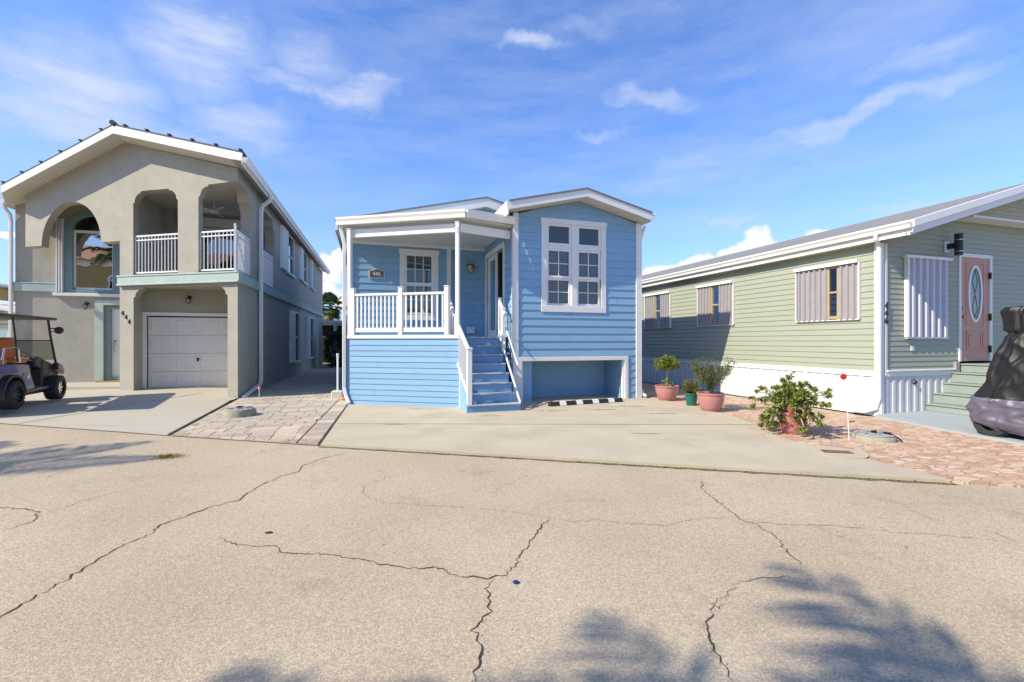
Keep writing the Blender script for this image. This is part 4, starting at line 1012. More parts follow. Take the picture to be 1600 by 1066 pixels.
m = MB().rtube([(o0.x + .07, o0.y - .02, 4.20), (o0.x + .07, o0.y + .0, 4.12), (-7.21, P1.y + .05, 3.75), (-7.215, P1.y + .02, 3.55), (-7.215, P1.y + .0, .42), (-7.17, P1.y - .05, .22), (-7.10, P1.y - .12, .06)], .08, .065, (0, 1, 0)); m.build('downspout', WHITE, BH, bevel=.01)
m = MB().rtube([(.12, -.05, 4.45), (.10, .02, 4.34), (.075, .12, 4.1), (.075, .12, .30), (.09, -.0, .12), (.12, -.10, .08)], .06, .08, (0, 1, 0)); m.build('downspout', WHITE, BH, bevel=.01)
# bump-out roof and main roof (shingles), fascias and soffits
def gable_roof(parent, uL, uR, uM, zr_, sl, v0, v1, fh=.20, th=.04, name='roof', fascia=True):
    m = MB()
    z = lambda u: zr_ - sl * abs(u - uM)
    for a, b in ((uL, uM), (uM, uR)):
        vs = []
        for u in (a, b):
            for v in (v0 - .02, v1):
                for dz in (0, -th): vs.append((u, v, z(u) + dz))
        m.add(vs, [(0, 2, 6, 4), (1, 5, 7, 3), (0, 4, 5, 1), (2, 3, 7, 6), (0, 1, 3, 2), (4, 6, 7, 5)])
    r = m.build(name, SHINGLE, parent)
    m = MB(); s = MB()
    for a, b in ((uL, uM), (uM, uR)):
        vs = []
        for u in (a, b):
            for v in (v0, v0 + .03):
                for dz in (-th - fh, -th - .002): vs.append((u, v, z(u) + dz))
        m.add(vs, [(0, 4, 5, 1), (2, 3, 7, 6), (0, 2, 6, 4), (1, 5, 7, 3), (0, 1, 3, 2), (4, 6, 7, 5)])
        s.add([(a, v0 + .03, z(a) - th - fh + .01), (b, v0 + .03, z(b) - th - fh + .01), (b, v1, z(b) - th - fh + .01), (a, v1, z(a) - th - fh + .01)], [(0, 1, 2, 3)])
    m.build('fascia', WHITE, r); s.build('soffit', SOFFIT, r)
    g = MB()
    for k in range(80):
        u = uL + .1 + k * .1
        if u > uR - .05: break
        g.bar((u, v0 + .04, z(u) - th - fh + .006), (u, v0 + .6, z(u) - th - fh + .006), .01, .006)
    g.build('soffit_groove', SOFFIT, r)
    return r, z
r1, z1 = gable_roof(BH, -3.66, .06, -1.72, 5.14, .24, -.44, 12.9, .17)
m = MB(); gutter(m, (.06, -.44, z1(.06) - .03), (.06, 13, z1(.06) - .03), (1, 0, 0), .12, .13); gutter(m, (-3.66, -.44, z1(-3.66) - .03), (-3.66, 2.3, z1(-3.66) - .03), (-1, 0, 0), .05, .30)  # left gutter made extra deep to block sunlight slipping over the porch roof
m.box(.038, .058, -.41, 13, z1(.06) - .24, z1(.06) - .045).box(-3.658, -3.638, -.41, 2.4, z1(-3.66) - .24, z1(-3.66) - .045)
m.build('gutter', WHITE, BH)
r2, z2 = gable_roof(BH, -7.50, -2.2, -3.52, 5.55, .238, 2.18, 13.1, .24)
# plaque, wall light, vent, outlet on the porch wall
pl = [(-.21, -.12), (.21, -.12), (.21, .09), (.12, .10), (.05, .135), (0, .145), (-.05, .135), (-.12, .10), (-.21, .09)]
po = MB().prism(pl, lambda a, z: (-6.47 + a, 2.71, 3.33 + z), (0, .02, 0)).build('number_plaque', WHITE2, BH)
MB().prism([(a * .88, z * .84) for a, z in pl], lambda a, z: (-6.47 + a, 2.704, 3.33 + z), (0, .01, 0)).build('plaque_face', material('plaque_brown', (.11, .09, .09), .6), po)
tx = text('house_number', '445', .14, WHITE2, po, (-6.47, 2.702, 3.325), (R(90), 0, 0), .003)
m = MB().lathe([(0, -.02), (.07, -.02), (.09, 0), (0, 0)], (-3.87, 2.73, 3.62), 14, 'y').lathe([(0, -.16), (.05, -.14), (.10, -.06), (.115, .03), (.09, .06), (0, .07)], (-3.87, 2.63, 3.62), 12)
m.box(-3.99, -3.75, 2.55, 2.73, 3.69, 3.71)
m.build('wall_lantern', BRASS, BH)
MB().box(-3.97, -3.75, 2.70, 2.733, 1.72, 1.90).build('vent_cover', WHITE2, BH, bevel=.01)

# ================================================================== green house (right)
GH = thing('green_house', 'single-storey pale green house with white skirting and pink front door, numbered 446', 'house', (7.322, 9.038, 0), R(17.2))
gz0, gz1 = .88, 3.50
holes_s = []
sid = MB()
siding(sid, (0, 0, 0), (0, 1, 0), (-1, 0, 0), lambda z: (.10, 15.0), gz0, gz1, .125, .014)
ztg = lambda u: 3.46 + .294 * u
def rngf(z):
    if z <= 3.46: return (.14, 9.0)
    return (max(.14, (z - 3.46) / .294), 8.2)
siding(sid, (0, 0, 0), (1, 0, 0), (0, -1, 0), rngf, gz0, 4.06, .105, .012, [(2.30, 3.38, .9, 3.34)])
sid.build('lap_siding', GREEN, GH, norm=False)
ut = MB(); siding(ut, (0, -.30, 0), (1, 0, 0), (0, -1, 0), lambda z: (max(2.2, (z - 3.50) / .294), 7.6), 4.10, 4.9, .09, .012); ut.build('gable_siding', material('tan_gable_siding', (.42, .38, .24), .6, .04, 4), GH, norm=False)
MB().box(2.18, 9, -.33, -.005, 4.06, 4.10).build('gable_trim', WHITE, GH)
m = MB().prism([(.02, .5), (2.30, .5), (2.30, 3.34), (3.38, 3.34), (3.38, .5), (9, .5), (9, 3.5), (5, 4.9), (.02, 3.48)], lambda a, z: (a, .004, z), (0, .1, 0)).box(.004, .1, .11, 15, .5, 3.48).box(.1, 9, 14.9, 15, 0, 3.5).box(8.9, 9, .1, 14.9, 0, 3.5)
m.build('wall', GREEN, GH)
# skirting panels with ribs
m = MB()
def skirt(P0, A, N, a0, a1, z0, z1):
    P0 = Vector(P0); A = Vector(A); N = Vector(N); a = a0; pts = []
    i = 0
    while a < a1:
        d = (.10, .02, .07, .02)[i % 4]; o = (.0, .0, .014, .014)[i % 4]; pts.append((a, o)); a += d; i += 1
    pts.append((a1, 0)); vs = []
    for a, o in pts: vs += [P0 + A * a + N * (o + .004) + Vector((0, 0, z0)), P0 + A * a + N * (o + .004) + Vector((0, 0, z1))]
    m.add(vs, [(2 * i, 2 * i + 2, 2 * i + 3, 2 * i + 1) for i in range(len(pts) - 1)])
skirt((0, 0, 0), (0, 1, 0), (-1, 0, 0), .0, 15, 0, .80); skirt((0, 0, 0), (1, 0, 0), (0, -1, 0), 0, 2.3, 0, .80)
m.build('skirting', SKIRT, GH, norm=False)
m = MB().box(-.035, -.002, 0.0, 15, .785, .875).box(-.045, -.002, 0, 15, .872, .895).box(.12, 2.16, -.035, -.002, .79, .88).box(.12, 2.16, -.06, -.002, .885, .92)
m.box(-.04, -.002, -.04, .10, .0, 3.44).box(-.002, .04, -.04, -.002, 0, 3.44).box(.075, .14, -.035, -.002, .80, 3.44)
m.build('corner_trim', WHITE, GH, bevel=.005)
# roof
m = MB(); uE, uRg, uRe = -.22, 4.5, 9.3; ze = lambda u: 3.70 + .294 * (u - uE) if u <= uRg else 3.70 + .294 * (2 * uRg - u - uE)
for a, b in ((uE, uRg), (uRg, uRe)):
    vs = []
    for u in (a, b):
        for v in (-.62, 15.2):
            for dz in (0, -.05): vs.append((u, v, ze(u) + dz))
    m.add(vs, [(0, 2, 6, 4), (1, 5, 7, 3), (0, 4, 5, 1), (2, 3, 7, 6), (0, 1, 3, 2), (4, 6, 7, 5)])
gr = m.build('roof', SHINGLE, GH)
m = MB()
for a, b in ((uE, uRg), (uRg, uRe)):
    for (dz0, dz1, v) in ((-.25, -.115, -.65), (-.112, .02, -.72)):
        vs = []
        for u in (a, b):
            for vv_ in (v, -.60):
                for dz in (dz0, dz1): vs.append((u, vv_, ze(u) + dz))
        m.add(vs, [(0, 4, 5, 1), (2, 3, 7, 6), (0, 2, 6, 4), (1, 5, 7, 3), (0, 1, 3, 2), (4, 6, 7, 5)])
m.build('rake_fascia', WHITE, gr)
m = MB().add([(uE, -.6, ze(uE) - .24), (uRg, -.6, ze(uRg) - .24), (uRg, .02, ze(uRg) - .24), (uE, .02, ze(uE) - .24)], [(0, 1, 2, 3)]).add([(uE, 0, ze(uE) - .24), (.0, 0, ze(uE) - .24), (0, 15.2, ze(uE) - .24), (uE, 15.2, ze(uE) - .24)], [(0, 1, 2, 3)])
m.build('soffit', material('tan_soffit', (.50, .48, .36), .6), gr)
m = MB(); gutter(m, (uE, -.70, ze(uE)), (uE, 15.2, ze(uE)), (-1, 0, 0), .12, .13); m.box(uE, uE + .02, -.58, 15.2, ze(uE) - .245, ze(uE) - .055); m.box(uE - .005, uE, -.7, 15.2, ze(uE) - .2, ze(uE) - .13)
m.build('gutter', CREAM, gr)
m = MB().rtube([(-.28, -.1, 3.58), (-.24, -.08, 3.48), (-.10, -.04, 3.36), (-.075, -.02, 3.1), (-.075, -.02, .35), (-.075, .03, .16), (-.10, .22, .08), (-.12, .50, .06)], .075, .06, (1, 0, 0)); m.build('downspout', WHITE, GH, bevel=.01)
MB().lathe([(0, .22), (.06, .20), (.14, .16), (.15, .06), (.10, .0), (.08, -.10)], (.3, 12.6, ze(.3) + .06), 12).build('roof_vent', SHINGLE, gr)
# storm-shuttered side windows
def shutter_panel(P0, A, N, a0, a1, z0, z1, mat, parent, amp=.035, wl=.13, name='storm_shutter'):
    P0 = Vector(P0); A = Vector(A); N = Vector(N); pts = []; a = a0
    pr = [(0, 0), (.30, 0), (.42, 1), (.58 + .12, 1), (.82, 0)]
    while a < a1 - 1e-3:
        for t, o in pr:
            x = a + t * wl
            if x < a1: pts.append((x, o * amp))
        a += wl
    pts.append((a1, 0)); vs = []
    for x, o in pts: vs += [P0 + A * x + N * (o + .045) + Vector((0, 0, z0)), P0 + A * x + N * (o + .045) + Vector((0, 0, z1))]
    return MB().add(vs, [(2 * i, 2 * i + 2, 2 * i + 3, 2 * i + 1) for i in range(len(pts) - 1)]).build(name, mat, parent, norm=False)
def sidewin(a, b, gap0, gap1, z0=1.96, z1=3.16):
    w = MB().box(-.05, -.015, gap0 - .08, gap0 - .03, z0 + .02, z1 - .02).box(-.05, -.015, gap0 - .03, gap1 + .03, z1 - .08, z1 - .02).box(-.05, -.015, gap0 - .03, gap1 + .03, z0 + .02, z0 + .08).box(-.05, -.015, gap1 + .0, gap1 + .06, z0 + .08, z1 - .08).box(-.045, -.02, gap0 - .03, gap1, (z0 + z1) / 2 - .02, (z0 + z1) / 2 + .02).build('window', TANFRAME, GH)
    MB().add([(-.02, gap0 - .05, z0), (-.02, gap1 + .05, z0), (-.02, gap1 + .05, z1), (-.02, gap0 - .05, z1)], [(0, 1, 2, 3)]).build('pane', DIMGLASS, w)
    MB().box(-.10, -.016, a - .04, b + .06, z1, z1 + .035).box(-.11, -.10, a - .04, b + .06, z1 - .035, z1 + .035).box(-.07, -.016, a - .05, a - .02, z0, z1).box(-.07, -.016, b + .02, b + .05, z0, z1).box(-.06, -.016, a - .04, b + .04, z0 - .02, z0).build('shutter_track', WHITE, w)
    shutter_panel((0, 0, 0), (0, 1, 0), (-1, 0, 0), a, gap0, z0, z1, SHUTTER, w); shutter_panel((0, 0, 0), (0, 1, 0), (-1, 0, 0), gap1, b, z0, z1, SHUTTER, w)
sidewin(.42, 1.80, .86, 1.03); sidewin(3.83, 5.20, 4.36, 4.62); sidewin(6.63, 8.03, 7.15, 7.42)
# front shutter
w = MB().box(.60, 1.98, -.10, -.015, 3.18, 3.235).box(.64, .69, -.09, -.015, 1.58, 3.18).box(.66, 1.9, -.07, -.015, 1.55, 1.585).build('shutter_frame', WHITE, GH)
shutter_panel((0, 0, 0), (1, 0, 0), (0, -1, 0), .70, 1.84, 1.58, 3.18, SHUTTERW, w, .05, .195)
# pink door
m = MB().box(2.30, 2.37, -.03, .05, 1.06, 3.34).box(3.32, 3.40, -.03, .05, 1.06, 3.34).box(2.30, 3.40, -.035, .05, 3.30, 3.38).build('door_frame', WHITE2, GH, bevel=.004)
oval = [(2.845 + .235 * math.cos(t), 2.52 + .62 * math.sin(t)) for t in [2 * math.pi * k / 36 for k in range(36)]]
oi = [(2.845 + .185 * math.cos(t), 2.52 + .56 * math.sin(t)) for t in [2 * math.pi * k / 36 for k in range(36)]]
pd = MB().prism([(2.37, 1.07), (3.32, 1.07), (3.32, 3.30), (2.37, 3.30)], lambda a, z: (a, -.005, z), (0, .04, 0), [oval])
for (a, b, c, d_) in ((2.57, 3.12, 1.30, 1.72), (2.64, 3.05, 1.38, 1.64)):
    for x0_, x1_, z0_, z1_ in ((a, b, c, c + .02), (a, b, d_ - .02, d_), (a, a + .02, c + .02, d_ - .02), (b - .02, b, c + .02, d_ - .02)): pd.box(x0_, x1_, -.014, -.0055, z0_, z1_)
for x0_, x1_, z0_, z1_ in ((2.55, 3.14, 1.82, 1.84), (2.55, 3.14, 3.17, 3.19), (2.55, 2.57, 1.84, 3.17), (3.12, 3.14, 1.84, 3.17)): pd.box(x0_, x1_, -.014, -.0055, z0_, z1_)
pdo = pd.build('front_door', PINKDOOR, GH)
MB().prism(oval, lambda a, z: (a, -.025, z), (0, .03, 0), [oi]).build('oval_frame', WHITE, pdo)
og = MB().prism(oi, lambda a, z: (a, -.008, z), (0, .004, 0)).build('oval_glass', DIMGLASS, pdo)
lm = MB()
for z in (2.2, 2.52, 2.8): lm.bar((2.68, -.012, z), (3.01, -.012, z), .008, .008)
lm.tube([(2.845, -.012, 3.05), (2.76, -.012, 2.8), (2.845, -.012, 2.52), (2.93, -.012, 2.2), (2.845, -.012, 2.0)], .005, 5); lm.tube([(2.845, -.012, 3.05), (2.93, -.012, 2.8), (2.845, -.012, 2.52), (2.76, -.012, 2.2), (2.845, -.012, 2.0)], .005, 5)
lm.build('leaded_bar', BRASS, og)
MB().lathe([(0, -.05), (.035, -.045), (.04, -.02), (.02, 0)], (2.44, -.006, 2.02), 12, 'y').lathe([(0, -.02), (.03, -.02), (.03, 0)], (2.44, -.006, 2.2), 12, 'y').build('door_handle', BRASS, pdo)
MB().box(3.30, 3.335, -.05, -.012, 2.86, 3.0).box(3.30, 3.335, -.05, -.012, 1.95, 2.1).box(3.30, 3.335, -.05, -.012, 1.25, 1.4).build('hinge', BLACK, pdo)
# up-down wall light
MB().box(1.83, 1.99, -.03, -.014, 3.36, 3.60).build('light_mount', WHITE, GH)
m = MB().box(1.90, 1.98, -.14, -.03, 3.43, 3.54).lathe([(0, -.22), (.07, -.22), (.07, .22), (.055, .22), (.055, .18), (0, .18)], (1.96, -.20, 3.50), 20).lathe([(.072, .13), (.072, .15)], (1.96, -.20, 3.50), 20)
wl_ = m.build('wall_light', BLACK, GH, smooth=True)
MB().lathe([(.0715, .13), (.0715, .145)], (1.96, -.20, 3.50), 20).lathe([(.0715, .09), (.0715, .10)], (1.96, -.20, 3.50), 20).lathe([(.0715, -.15), (.0715, -.14)], (1.96, -.20, 3.50), 20).build('light_band', CHROME, wl_)
# number 446
for i, ch in enumerate('446'): text('house_number', ch, .19, BLACK, GH, (.108, -.040, 2.20 - i * .15), (R(90), 0, 0), .008, bold=.003)
MB().box(.82, .92, -.03, -.014, 1.30, 1.40).build('outlet_cover', WHITE, GH, bevel=.006)
MB().lathe([(0, -.03), (.04, -.03), (.05, 0)], (.93, -.02, .66), 10, 'y').build('hose_tap', BLACK, GH)
# steps up to the pink door (run along the wall)
m = MB(); ns = 5
for i in range(ns):
    x0 = 1.30 + i * .255; zt = .21 * (i + 1) if i < ns - 1 else 1.02
    m.box(x0, 4.6, -1.28, -.002, .061 if i == 0 else .21 * i + .002, zt - .03)
    m.box(x0 - .025, 4.6 if i == ns - 1 else x0 + .26, -1.29, -.0015, zt - .028, zt)
m.build('front_steps', STEPGREY, GH, bevel=.006)
m = MB()
for x in (3.55, 3.85, 4.15, 4.45): m.tube([(x, -.9, 1.02), (x, -.9, 1.75)], .014, 8)
m.tube([(3.5, -.9, 1.75), (4.6, -.9, 1.75)], .018, 8); m.tube([(3.5, -.9, 1.02), (3.5, -.9, 1.95)], .018, 8); m.build('stair_rail', WHITE, GH)
MB().box(2.14, 2.26, -.06, -.004, .78, 1.06).build('meter_box', SHUTTER, GH, bevel=.006)
# ================================================================== garden pots
POT = material('pink_glazed_pot', (.43, .195, .18), .38, .06, 5, spec=.5, spots=[(3, .6, .8, .35, (.30, .14, .12, 1))])
SOIL = material('potting_soil', (.06, .045, .03), 1, .3, 20, .6, 60)
BARK = material('pale_bark', (.34, .29, .21), .9, .2, 20, .5, 60)
def leafmat(name, c, t=.35): return material(name, c, .5, .28, 6, spec=.35, trans=t)
LEAF1 = leafmat('yellow_green_leaf', (.21, .27, .035)); LEAF2 = leafmat('olive_leaf', (.125, .16, .04)); LEAF3 = leafmat('succulent_leaf', (.23, .29, .05))
LEAF4 = leafmat('ochre_green_leaf', (.16, .155, .035)); PALM1 = leafmat('palm_leaf', (.07, .11, .035), .25); FLOWER = material('coral_flower', (.55, .14, .09), .5, .25, 20); YEL = leafmat('yellow_leaf', (.45, .33, .05))
def pot(parent, r, h, n=28):
    p = [(0, 0), (r * .62, 0), (r * .66, h * .02), (r * .80, h * .25), (r * .93, h * .55), (r * .97, h * .80), (r * .96, h * .86), (r * 1.0, h * .88), (r * 1.03, h * .93), (r * 1.02, h * .99), (r * .97, h), (r * .92, h * .97), (r * .90, h * .86), (0, h * .86)]
    o = MB().lathe(p[:-1] + [(r * .90, h * .80)], (0, 0, 0), n).build('pot', POT, parent, smooth=True, norm=True)
    s = MB(); vs = [(0, 0, h * .88)] + [(r * .91 * math.cos(6.2832 * k / n), r * .91 * math.sin(6.2832 * k / n), h * .86) for k in range(n)]
    s.add(vs, [(0, 1 + k, 1 + (k + 1) % n) for k in range(n)]).build('soil', SOIL, parent)
    return o
def leaf(mb, p, d, L, W, curl=.3):
    d = Vector(d).normalized(); s = d.cross(Vector((random.gauss(0, .4), random.gauss(0, .4), 1))); s = s.normalized() if s.length > .01 else Vector((1, 0, 0))
    nrm = s.cross(d); p = Vector(p)
    a = p + d * L * .45 + s * W / 2 + nrm * L * .06; b = p + d * L * .45 - s * W / 2 + nrm * L * .06; t = p + d * L - nrm * L * curl * .5
    mb.add([p, a, t, b], [(0, 1, 2, 3)])
def rdir(up=.2):
    v = Vector((random.gauss(0, 1), random.gauss(0, 1), random.gauss(0, 1) + up)); return v.normalized()
def branches(mb, p, d, L, r, depth, tips, spread=.6, mid=None):
    p = Vector(p); d = Vector(d).normalized(); pts = [p]; q = p
    for i in range(3):
        d = (d + Vector((random.gauss(0, .13), random.gauss(0, .13), random.gauss(0, .08)))).normalized(); q = q + d * L / 3; pts.append(q)
    mb.tube(pts, [r, r * .85, r * .75, r * .6], 6, cap=False)
    if depth == 0: tips.append((q, d)); return
    for k in range(3 if depth > 1 else random.choice((2, 3, 4))):
        nd = (d + rdir(.1) * spread).normalized(); branches(mb, q, nd, L * random.uniform(.55, .8), r * .6, depth - 1, tips, spread, mid)
        tips.append((pts[2], nd))
# small tree with a bare trunk
random.seed(21)
X, Y = 3.86, 11.35
t = thing('potted_tree', 'pink pot with a small yellow-green tree on a pale bare trunk, nearest the blue house', 'potted plant', (X, Y, .025), 0, 'plants in pots beside the driveway')
pot(t, .285, .37)
tr = MB(); tips = []; tr.tube([(0, 0, .3), (.02, 0, .45), (.0, .01, .6), (.03, 0, .74)], [.028, .024, .022, .02], 8)
for k in range(6):
    a = k * 1.05; branches(tr, (.03, 0, .74), (math.cos(a) * .9, math.sin(a) * .9, .75), .17, .011, 2, tips, .75)
tr.build('trunk', BARK, t); lf = MB(); ly = MB()
for q, d in tips:
    for k in range(16):
        (ly if random.random() < .06 else lf).__class__
        leaf(ly if random.random() < .05 else lf, q + rdir() * .045, rdir(.1), random.uniform(.04, .075), .028)
for k in range(90):
    a = random.uniform(0, 6.28); r_ = random.uniform(.04, .15); leaf(lf, (r_ * math.cos(a), r_ * math.sin(a), .32 + random.uniform(0, .22) * (1 - r_ * 3)), rdir(.8), .07, .03)
lf.build('foliage', LEAF1, t, norm=False); ly.build('yellow_leaf_spray', YEL, t, norm=False)
# green pot
t = thing('potted_fern', 'small dark green plastic pot with a bushy ochre-tipped plant between two pink pots', 'potted plant', (4.12, 10.45, .025), 0, 'plants in pots beside the driveway')
gp = MB().lathe([(0, 0), (.105, 0), (.135, .24), (.148, .245), (.148, .285), (.135, .285), (.128, .24), (0, .24)], (0, 0, 0), 20).build('pot', material('green_plastic_pot', (.01, .12, .10), .35, .05, 4), t, smooth=True)
MB().lathe([(.126, .25), (.0, .255)], (0, 0, 0), 20).build('soil', SOIL, t)
lf = MB(); l2 = MB()
for k in range(70):
    a = random.uniform(0, 6.28); tl = random.uniform(.1, 1.0); d = Vector((math.cos(a) * tl * .75, math.sin(a) * tl * .75, 1)).normalized(); L = random.uniform(.22, .38) * (1.1 - .25 * tl)
    p = Vector((math.cos(a) * .05, math.sin(a) * .05, .25))
    for j in range(16):
        s = j / 15; q = p + d * L * s - Vector((0, 0, .10 * s * s * tl))
        for sd in (-1, 1):
            leaf(l2 if random.random() < .25 * s else lf, q, rdir(.4) + d * .6, .045, .014)
lf.build('foliage', LEAF4, t, norm=False); l2.build('ochre_tip', YEL, t, norm=False)
# taller shrub
random.seed(5)
t = thing('potted_shrub', 'largest round pink pot with a tall airy olive-green shrub', 'potted plant', (4.20, 9.62, .025), 0, 'plants in pots beside the driveway')
pot(t, .275, .385)
tr = MB(); tips = []
for k in range(7):
    a = k * .9 + .3; tr.tube([(.02 * math.cos(a), .02 * math.sin(a), .3), (.05 * math.cos(a), .05 * math.sin(a), .5)], [.012, .009], 6)
    branches(tr, (.05 * math.cos(a), .05 * math.sin(a), .5), (math.cos(a) * random.uniform(.3, .75), math.sin(a) * random.uniform(.3, .75), 1), random.uniform(.20, .32), .008, 2, tips, .7)
tr.build('trunk', BARK, t); lf = MB()
for q, d in tips:
    for k in range(20): leaf(lf, q + rdir() * .085, rdir(.2), random.uniform(.03, .055), .018)
for k in range(800):
    z = random.uniform(.45, .95); r_ = abs(random.gauss(0, .11)); a = random.uniform(0, 6.28); leaf(lf, (r_ * math.cos(a), r_ * math.sin(a), z), rdir(.3), .05, .02)
lf.build('foliage', LEAF2, t, norm=False)
# sprawling crown of thorns with red flowers
random.seed(9)
t = thing('flowering_potted_plant', 'pink ribbed pot almost hidden by a sprawling thorny plant with coral red flowers', 'potted plant', (4.47, 7.28, .025), 0, 'plants in pots beside the driveway')
pr = MB(); n = 48; prof = [(0, 0), (.125, 0), (.13, .03), (.17, .16), (.205, .30), (.225, .31), (.225, .35), (.205, .35), (.195, .29)]
vs = []
for r, z in prof:
    for k in range(n):
        a = 6.2832 * k / n; rr = r * (1 + (.035 if k % 4 < 2 else 0) * (1 if .02 < z < .3 else 0)); vs.append((rr * math.cos(a + z * 1.2), rr * math.sin(a + z * 1.2), z))
pr.add(vs, [(i * n + k, i * n + (k + 1) % n, (i + 1) * n + (k + 1) % n, (i + 1) * n + k) for i in range(len(prof) - 1) for k in range(n)]); pr.build('pot', POT, t, smooth=True)
MB().lathe([(.2, .30), (0, .31)], (0, 0, 0), 20).build('soil', SOIL, t)
stm = MB(); lf = MB(); fl = MB()
def rosette(q, d, n_, L):
    for k in range(n_):
        dd = (d + rdir() * 1.1).normalized(); leaf(lf, q, dd, L * random.uniform(.7, 1.15), L * .42, .2)
for k in range(125):
    a = random.uniform(0, 6.28); out = random.uniform(.05, .56); top = random.uniform(-.28, .50) if out > .25 else random.uniform(.2, .62)
    p0 = Vector((.08 * math.cos(a), .08 * math.sin(a), .30)); p3 = Vector((out * math.cos(a), out * math.sin(a), max(.10, .28 + top * (1 - .3 * out)))); p1 = p0.lerp(p3, .35) + Vector((0, 0, .10)); p2 = p0.lerp(p3, .7) + Vector((0, 0, .09))
    stm.tube([p0, p1, p2, p3], [.013, .012, .010, .009], 6)
    d = (p3 - p2).normalized()
    for s_ in (1, .85, .7, .55):
        q = p2.lerp(p3, s_) if s_ > .6 else p1.lerp(p2, s_); rosette(q, d, 12 if s_ == 1 else 8, .078)
    if random.random() < .6:
        for j in range(3): 
            c = p3 + rdir(.5) * .05
            for m_ in range(3): leaf(fl, c, rdir(.3), .022, .020)
stm.tube([(0, 0, .4), (.02, .02, .7), (-.02, .0, .93)], [.008, .006, .005], 6)
for q in ((0, 0, .93), (.04, 0, .96), (-.05, .02, .9), (-.02, 0, .86), (.05, .02, .89)): rosette(Vector(q), Vector((0, 0, 1)), 6, .05)
for k in range(60):
    a = random.uniform(3.3, 5.6); c = Vector((.26 * math.cos(a), .26 * math.sin(a), random.uniform(.12, .36)))
    for m_ in range(3): leaf(fl, c, rdir(.2), .026, .022)
for k in range(24):
    c = Vector((-.14, -.22, .40)) + rdir() * .05
    for m_ in range(3): leaf(fl, c, rdir(.2), .03, .026)
stm.build('stem', BARK, t); lf.build('foliage', LEAF3, t, norm=False); fl.build('flower', FLOWER, t, norm=False)
# fallen petals and leaves around the pots: uncountable
lt = MB()
for k in range(130):
    x = random.gauss(4.5, .5); y = random.gauss(7.1, .35); a = random.uniform(0, 6.28); s = random.uniform(.006, .014)
    lt.add([(x - s, y, .044), (x, y - s * math.sin(a), .046), (x + s, y, .045), (x, y + s, .05)], [(0, 1, 2, 3)])
tag(lt.build('fallen_petals', FLOWER, norm=False), kind='stuff')
lt = MB()
for k in range(260):
    if k < 90: x, y = random.uniform(-3.4, -2.8), random.uniform(6.45, 6.75)
    elif k < 150: x, y = random.uniform(-5.5, 5), random.uniform(3.0, 6.2)
    else: x, y = random.uniform(-5.2, -3.2), random.uniform(6.6, 7.4)
    a = random.uniform(0, 6.28); s = random.uniform(.006, .02); z = .012 if y < 6.4 else .045
    lt.add([(x - s * math.cos(a), y - s * math.sin(a), z), (x + s * .3 * math.sin(a), y - s * .3, z + .006), (x + s * math.cos(a), y + s * math.sin(a), z + .003), (x, y + s * .4, z)], [(0, 1, 2, 3)])
DEAD = material('dead_leaf', (.16, .10, .05), .9, .4, 20)
tag(lt.build('leaf_litter', DEAD, norm=False), kind='stuff')
# dry grass clump on the road
random.seed(2)
g = MB()
for k in range(900):
    a = random.uniform(0, 6.28); r_ = abs(random.gauss(0, .07)); x = -4.42 + r_ * math.cos(a) * 1.5; y = 5.88 + r_ * math.sin(a); d = rdir(.5); s = random.uniform(.02, .06)
    p = Vector((x, y, .004)); e = p + Vector((d.x * s, d.y * s, abs(d.z) * s * .7 + .004)); g.add([p, p + Vector((.007, .003, 0)), e], [(0, 1, 2)])
tag(g.build('dry_grass_clump', material('straw_grass', (.36, .26, .09), .9, .35, 20), norm=False), 'small clump of dry straw-coloured grass lying on the road', 'grass clump')
o = MB().tube([(-1.92, 3.54, .008), (-1.885, 3.55, .009), (-1.865, 3.55, .008)], [.005, .009, .004], 6).build('dark_pebble', CRACK); tag(o, 'dark oblong stone chip lying alone on the road left of the long crack', 'stone')
o = MB().lathe([(0, 0), (.018, 0), (.02, .006), (.012, .01), (0, .01)], (.024, 2.82, .003), 12).build('bottle_cap', material('dark_blue_cap', (.01, .03, .14), .4)); tag(o, 'dark blue bottle cap lying on the road near the middle crack', 'bottle cap')

# ================================================================== utility risers, stakes, wheel stop
RCONC = material('old_concrete_ring', (.34, .325, .24), .95, .12, 6, .5, 50, spots=[(5, .5, .65, .5, (.12, .13, .06, 1))])
LID = material('grey_cast_lid', (.30, .30, .31), .6, .12, 10, .3, 60)
def riser(loc, label, r, h, base):
    t = thing('utility_riser', label, 'manhole', loc, R(20), 'round utility covers in the paving')
    MB().lathe([(r, 0), (r * .99, h * .8), (r * .95, h), (0, h)], (0, 0, 0), 32).build('concrete_ring', base, t, smooth=True)
    l = MB().lathe([(r * .88, h), (r * .90, h + .012), (r * .86, h + .022), (r * .3, h + .028), (0, h + .028)], (0, 0, 0), 32); lo = l.build('lid', LID, t, smooth=True)
    m = MB()
    for k in range(8):
        a = k * math.pi / 4; m.bar((.12 * math.cos(a), .12 * math.sin(a), h + .033), (r * .8 * math.cos(a), r * .8 * math.sin(a), h + .03), .018, .012)
    m.lathe([(.10, h + .028), (.10, h + .04), (.08, h + .04), (.08, h + .03)], (0, 0, 0), 20); m.build('rib', LID, lo)
    MB().tube([(-.05, 0, h + .03), (-.05, 0, h + .06), (.05, 0, h + .06), (.05, 0, h + .03)], .010, 6).box(-.02, .02, -.03, .03, h + .028, h + .05).build('lid_handle', BLACK, lo)
    return t
riser((-5.36, 8.97, .03), 'round concrete riser with a metal lid standing on the grey pavers by the beige house', .285, .12, RCONC)
t = riser((5.45, 6.86, .022), 'low round grey cover with a dark cable clamp set in the pink paving', .275, .065, RCONC)
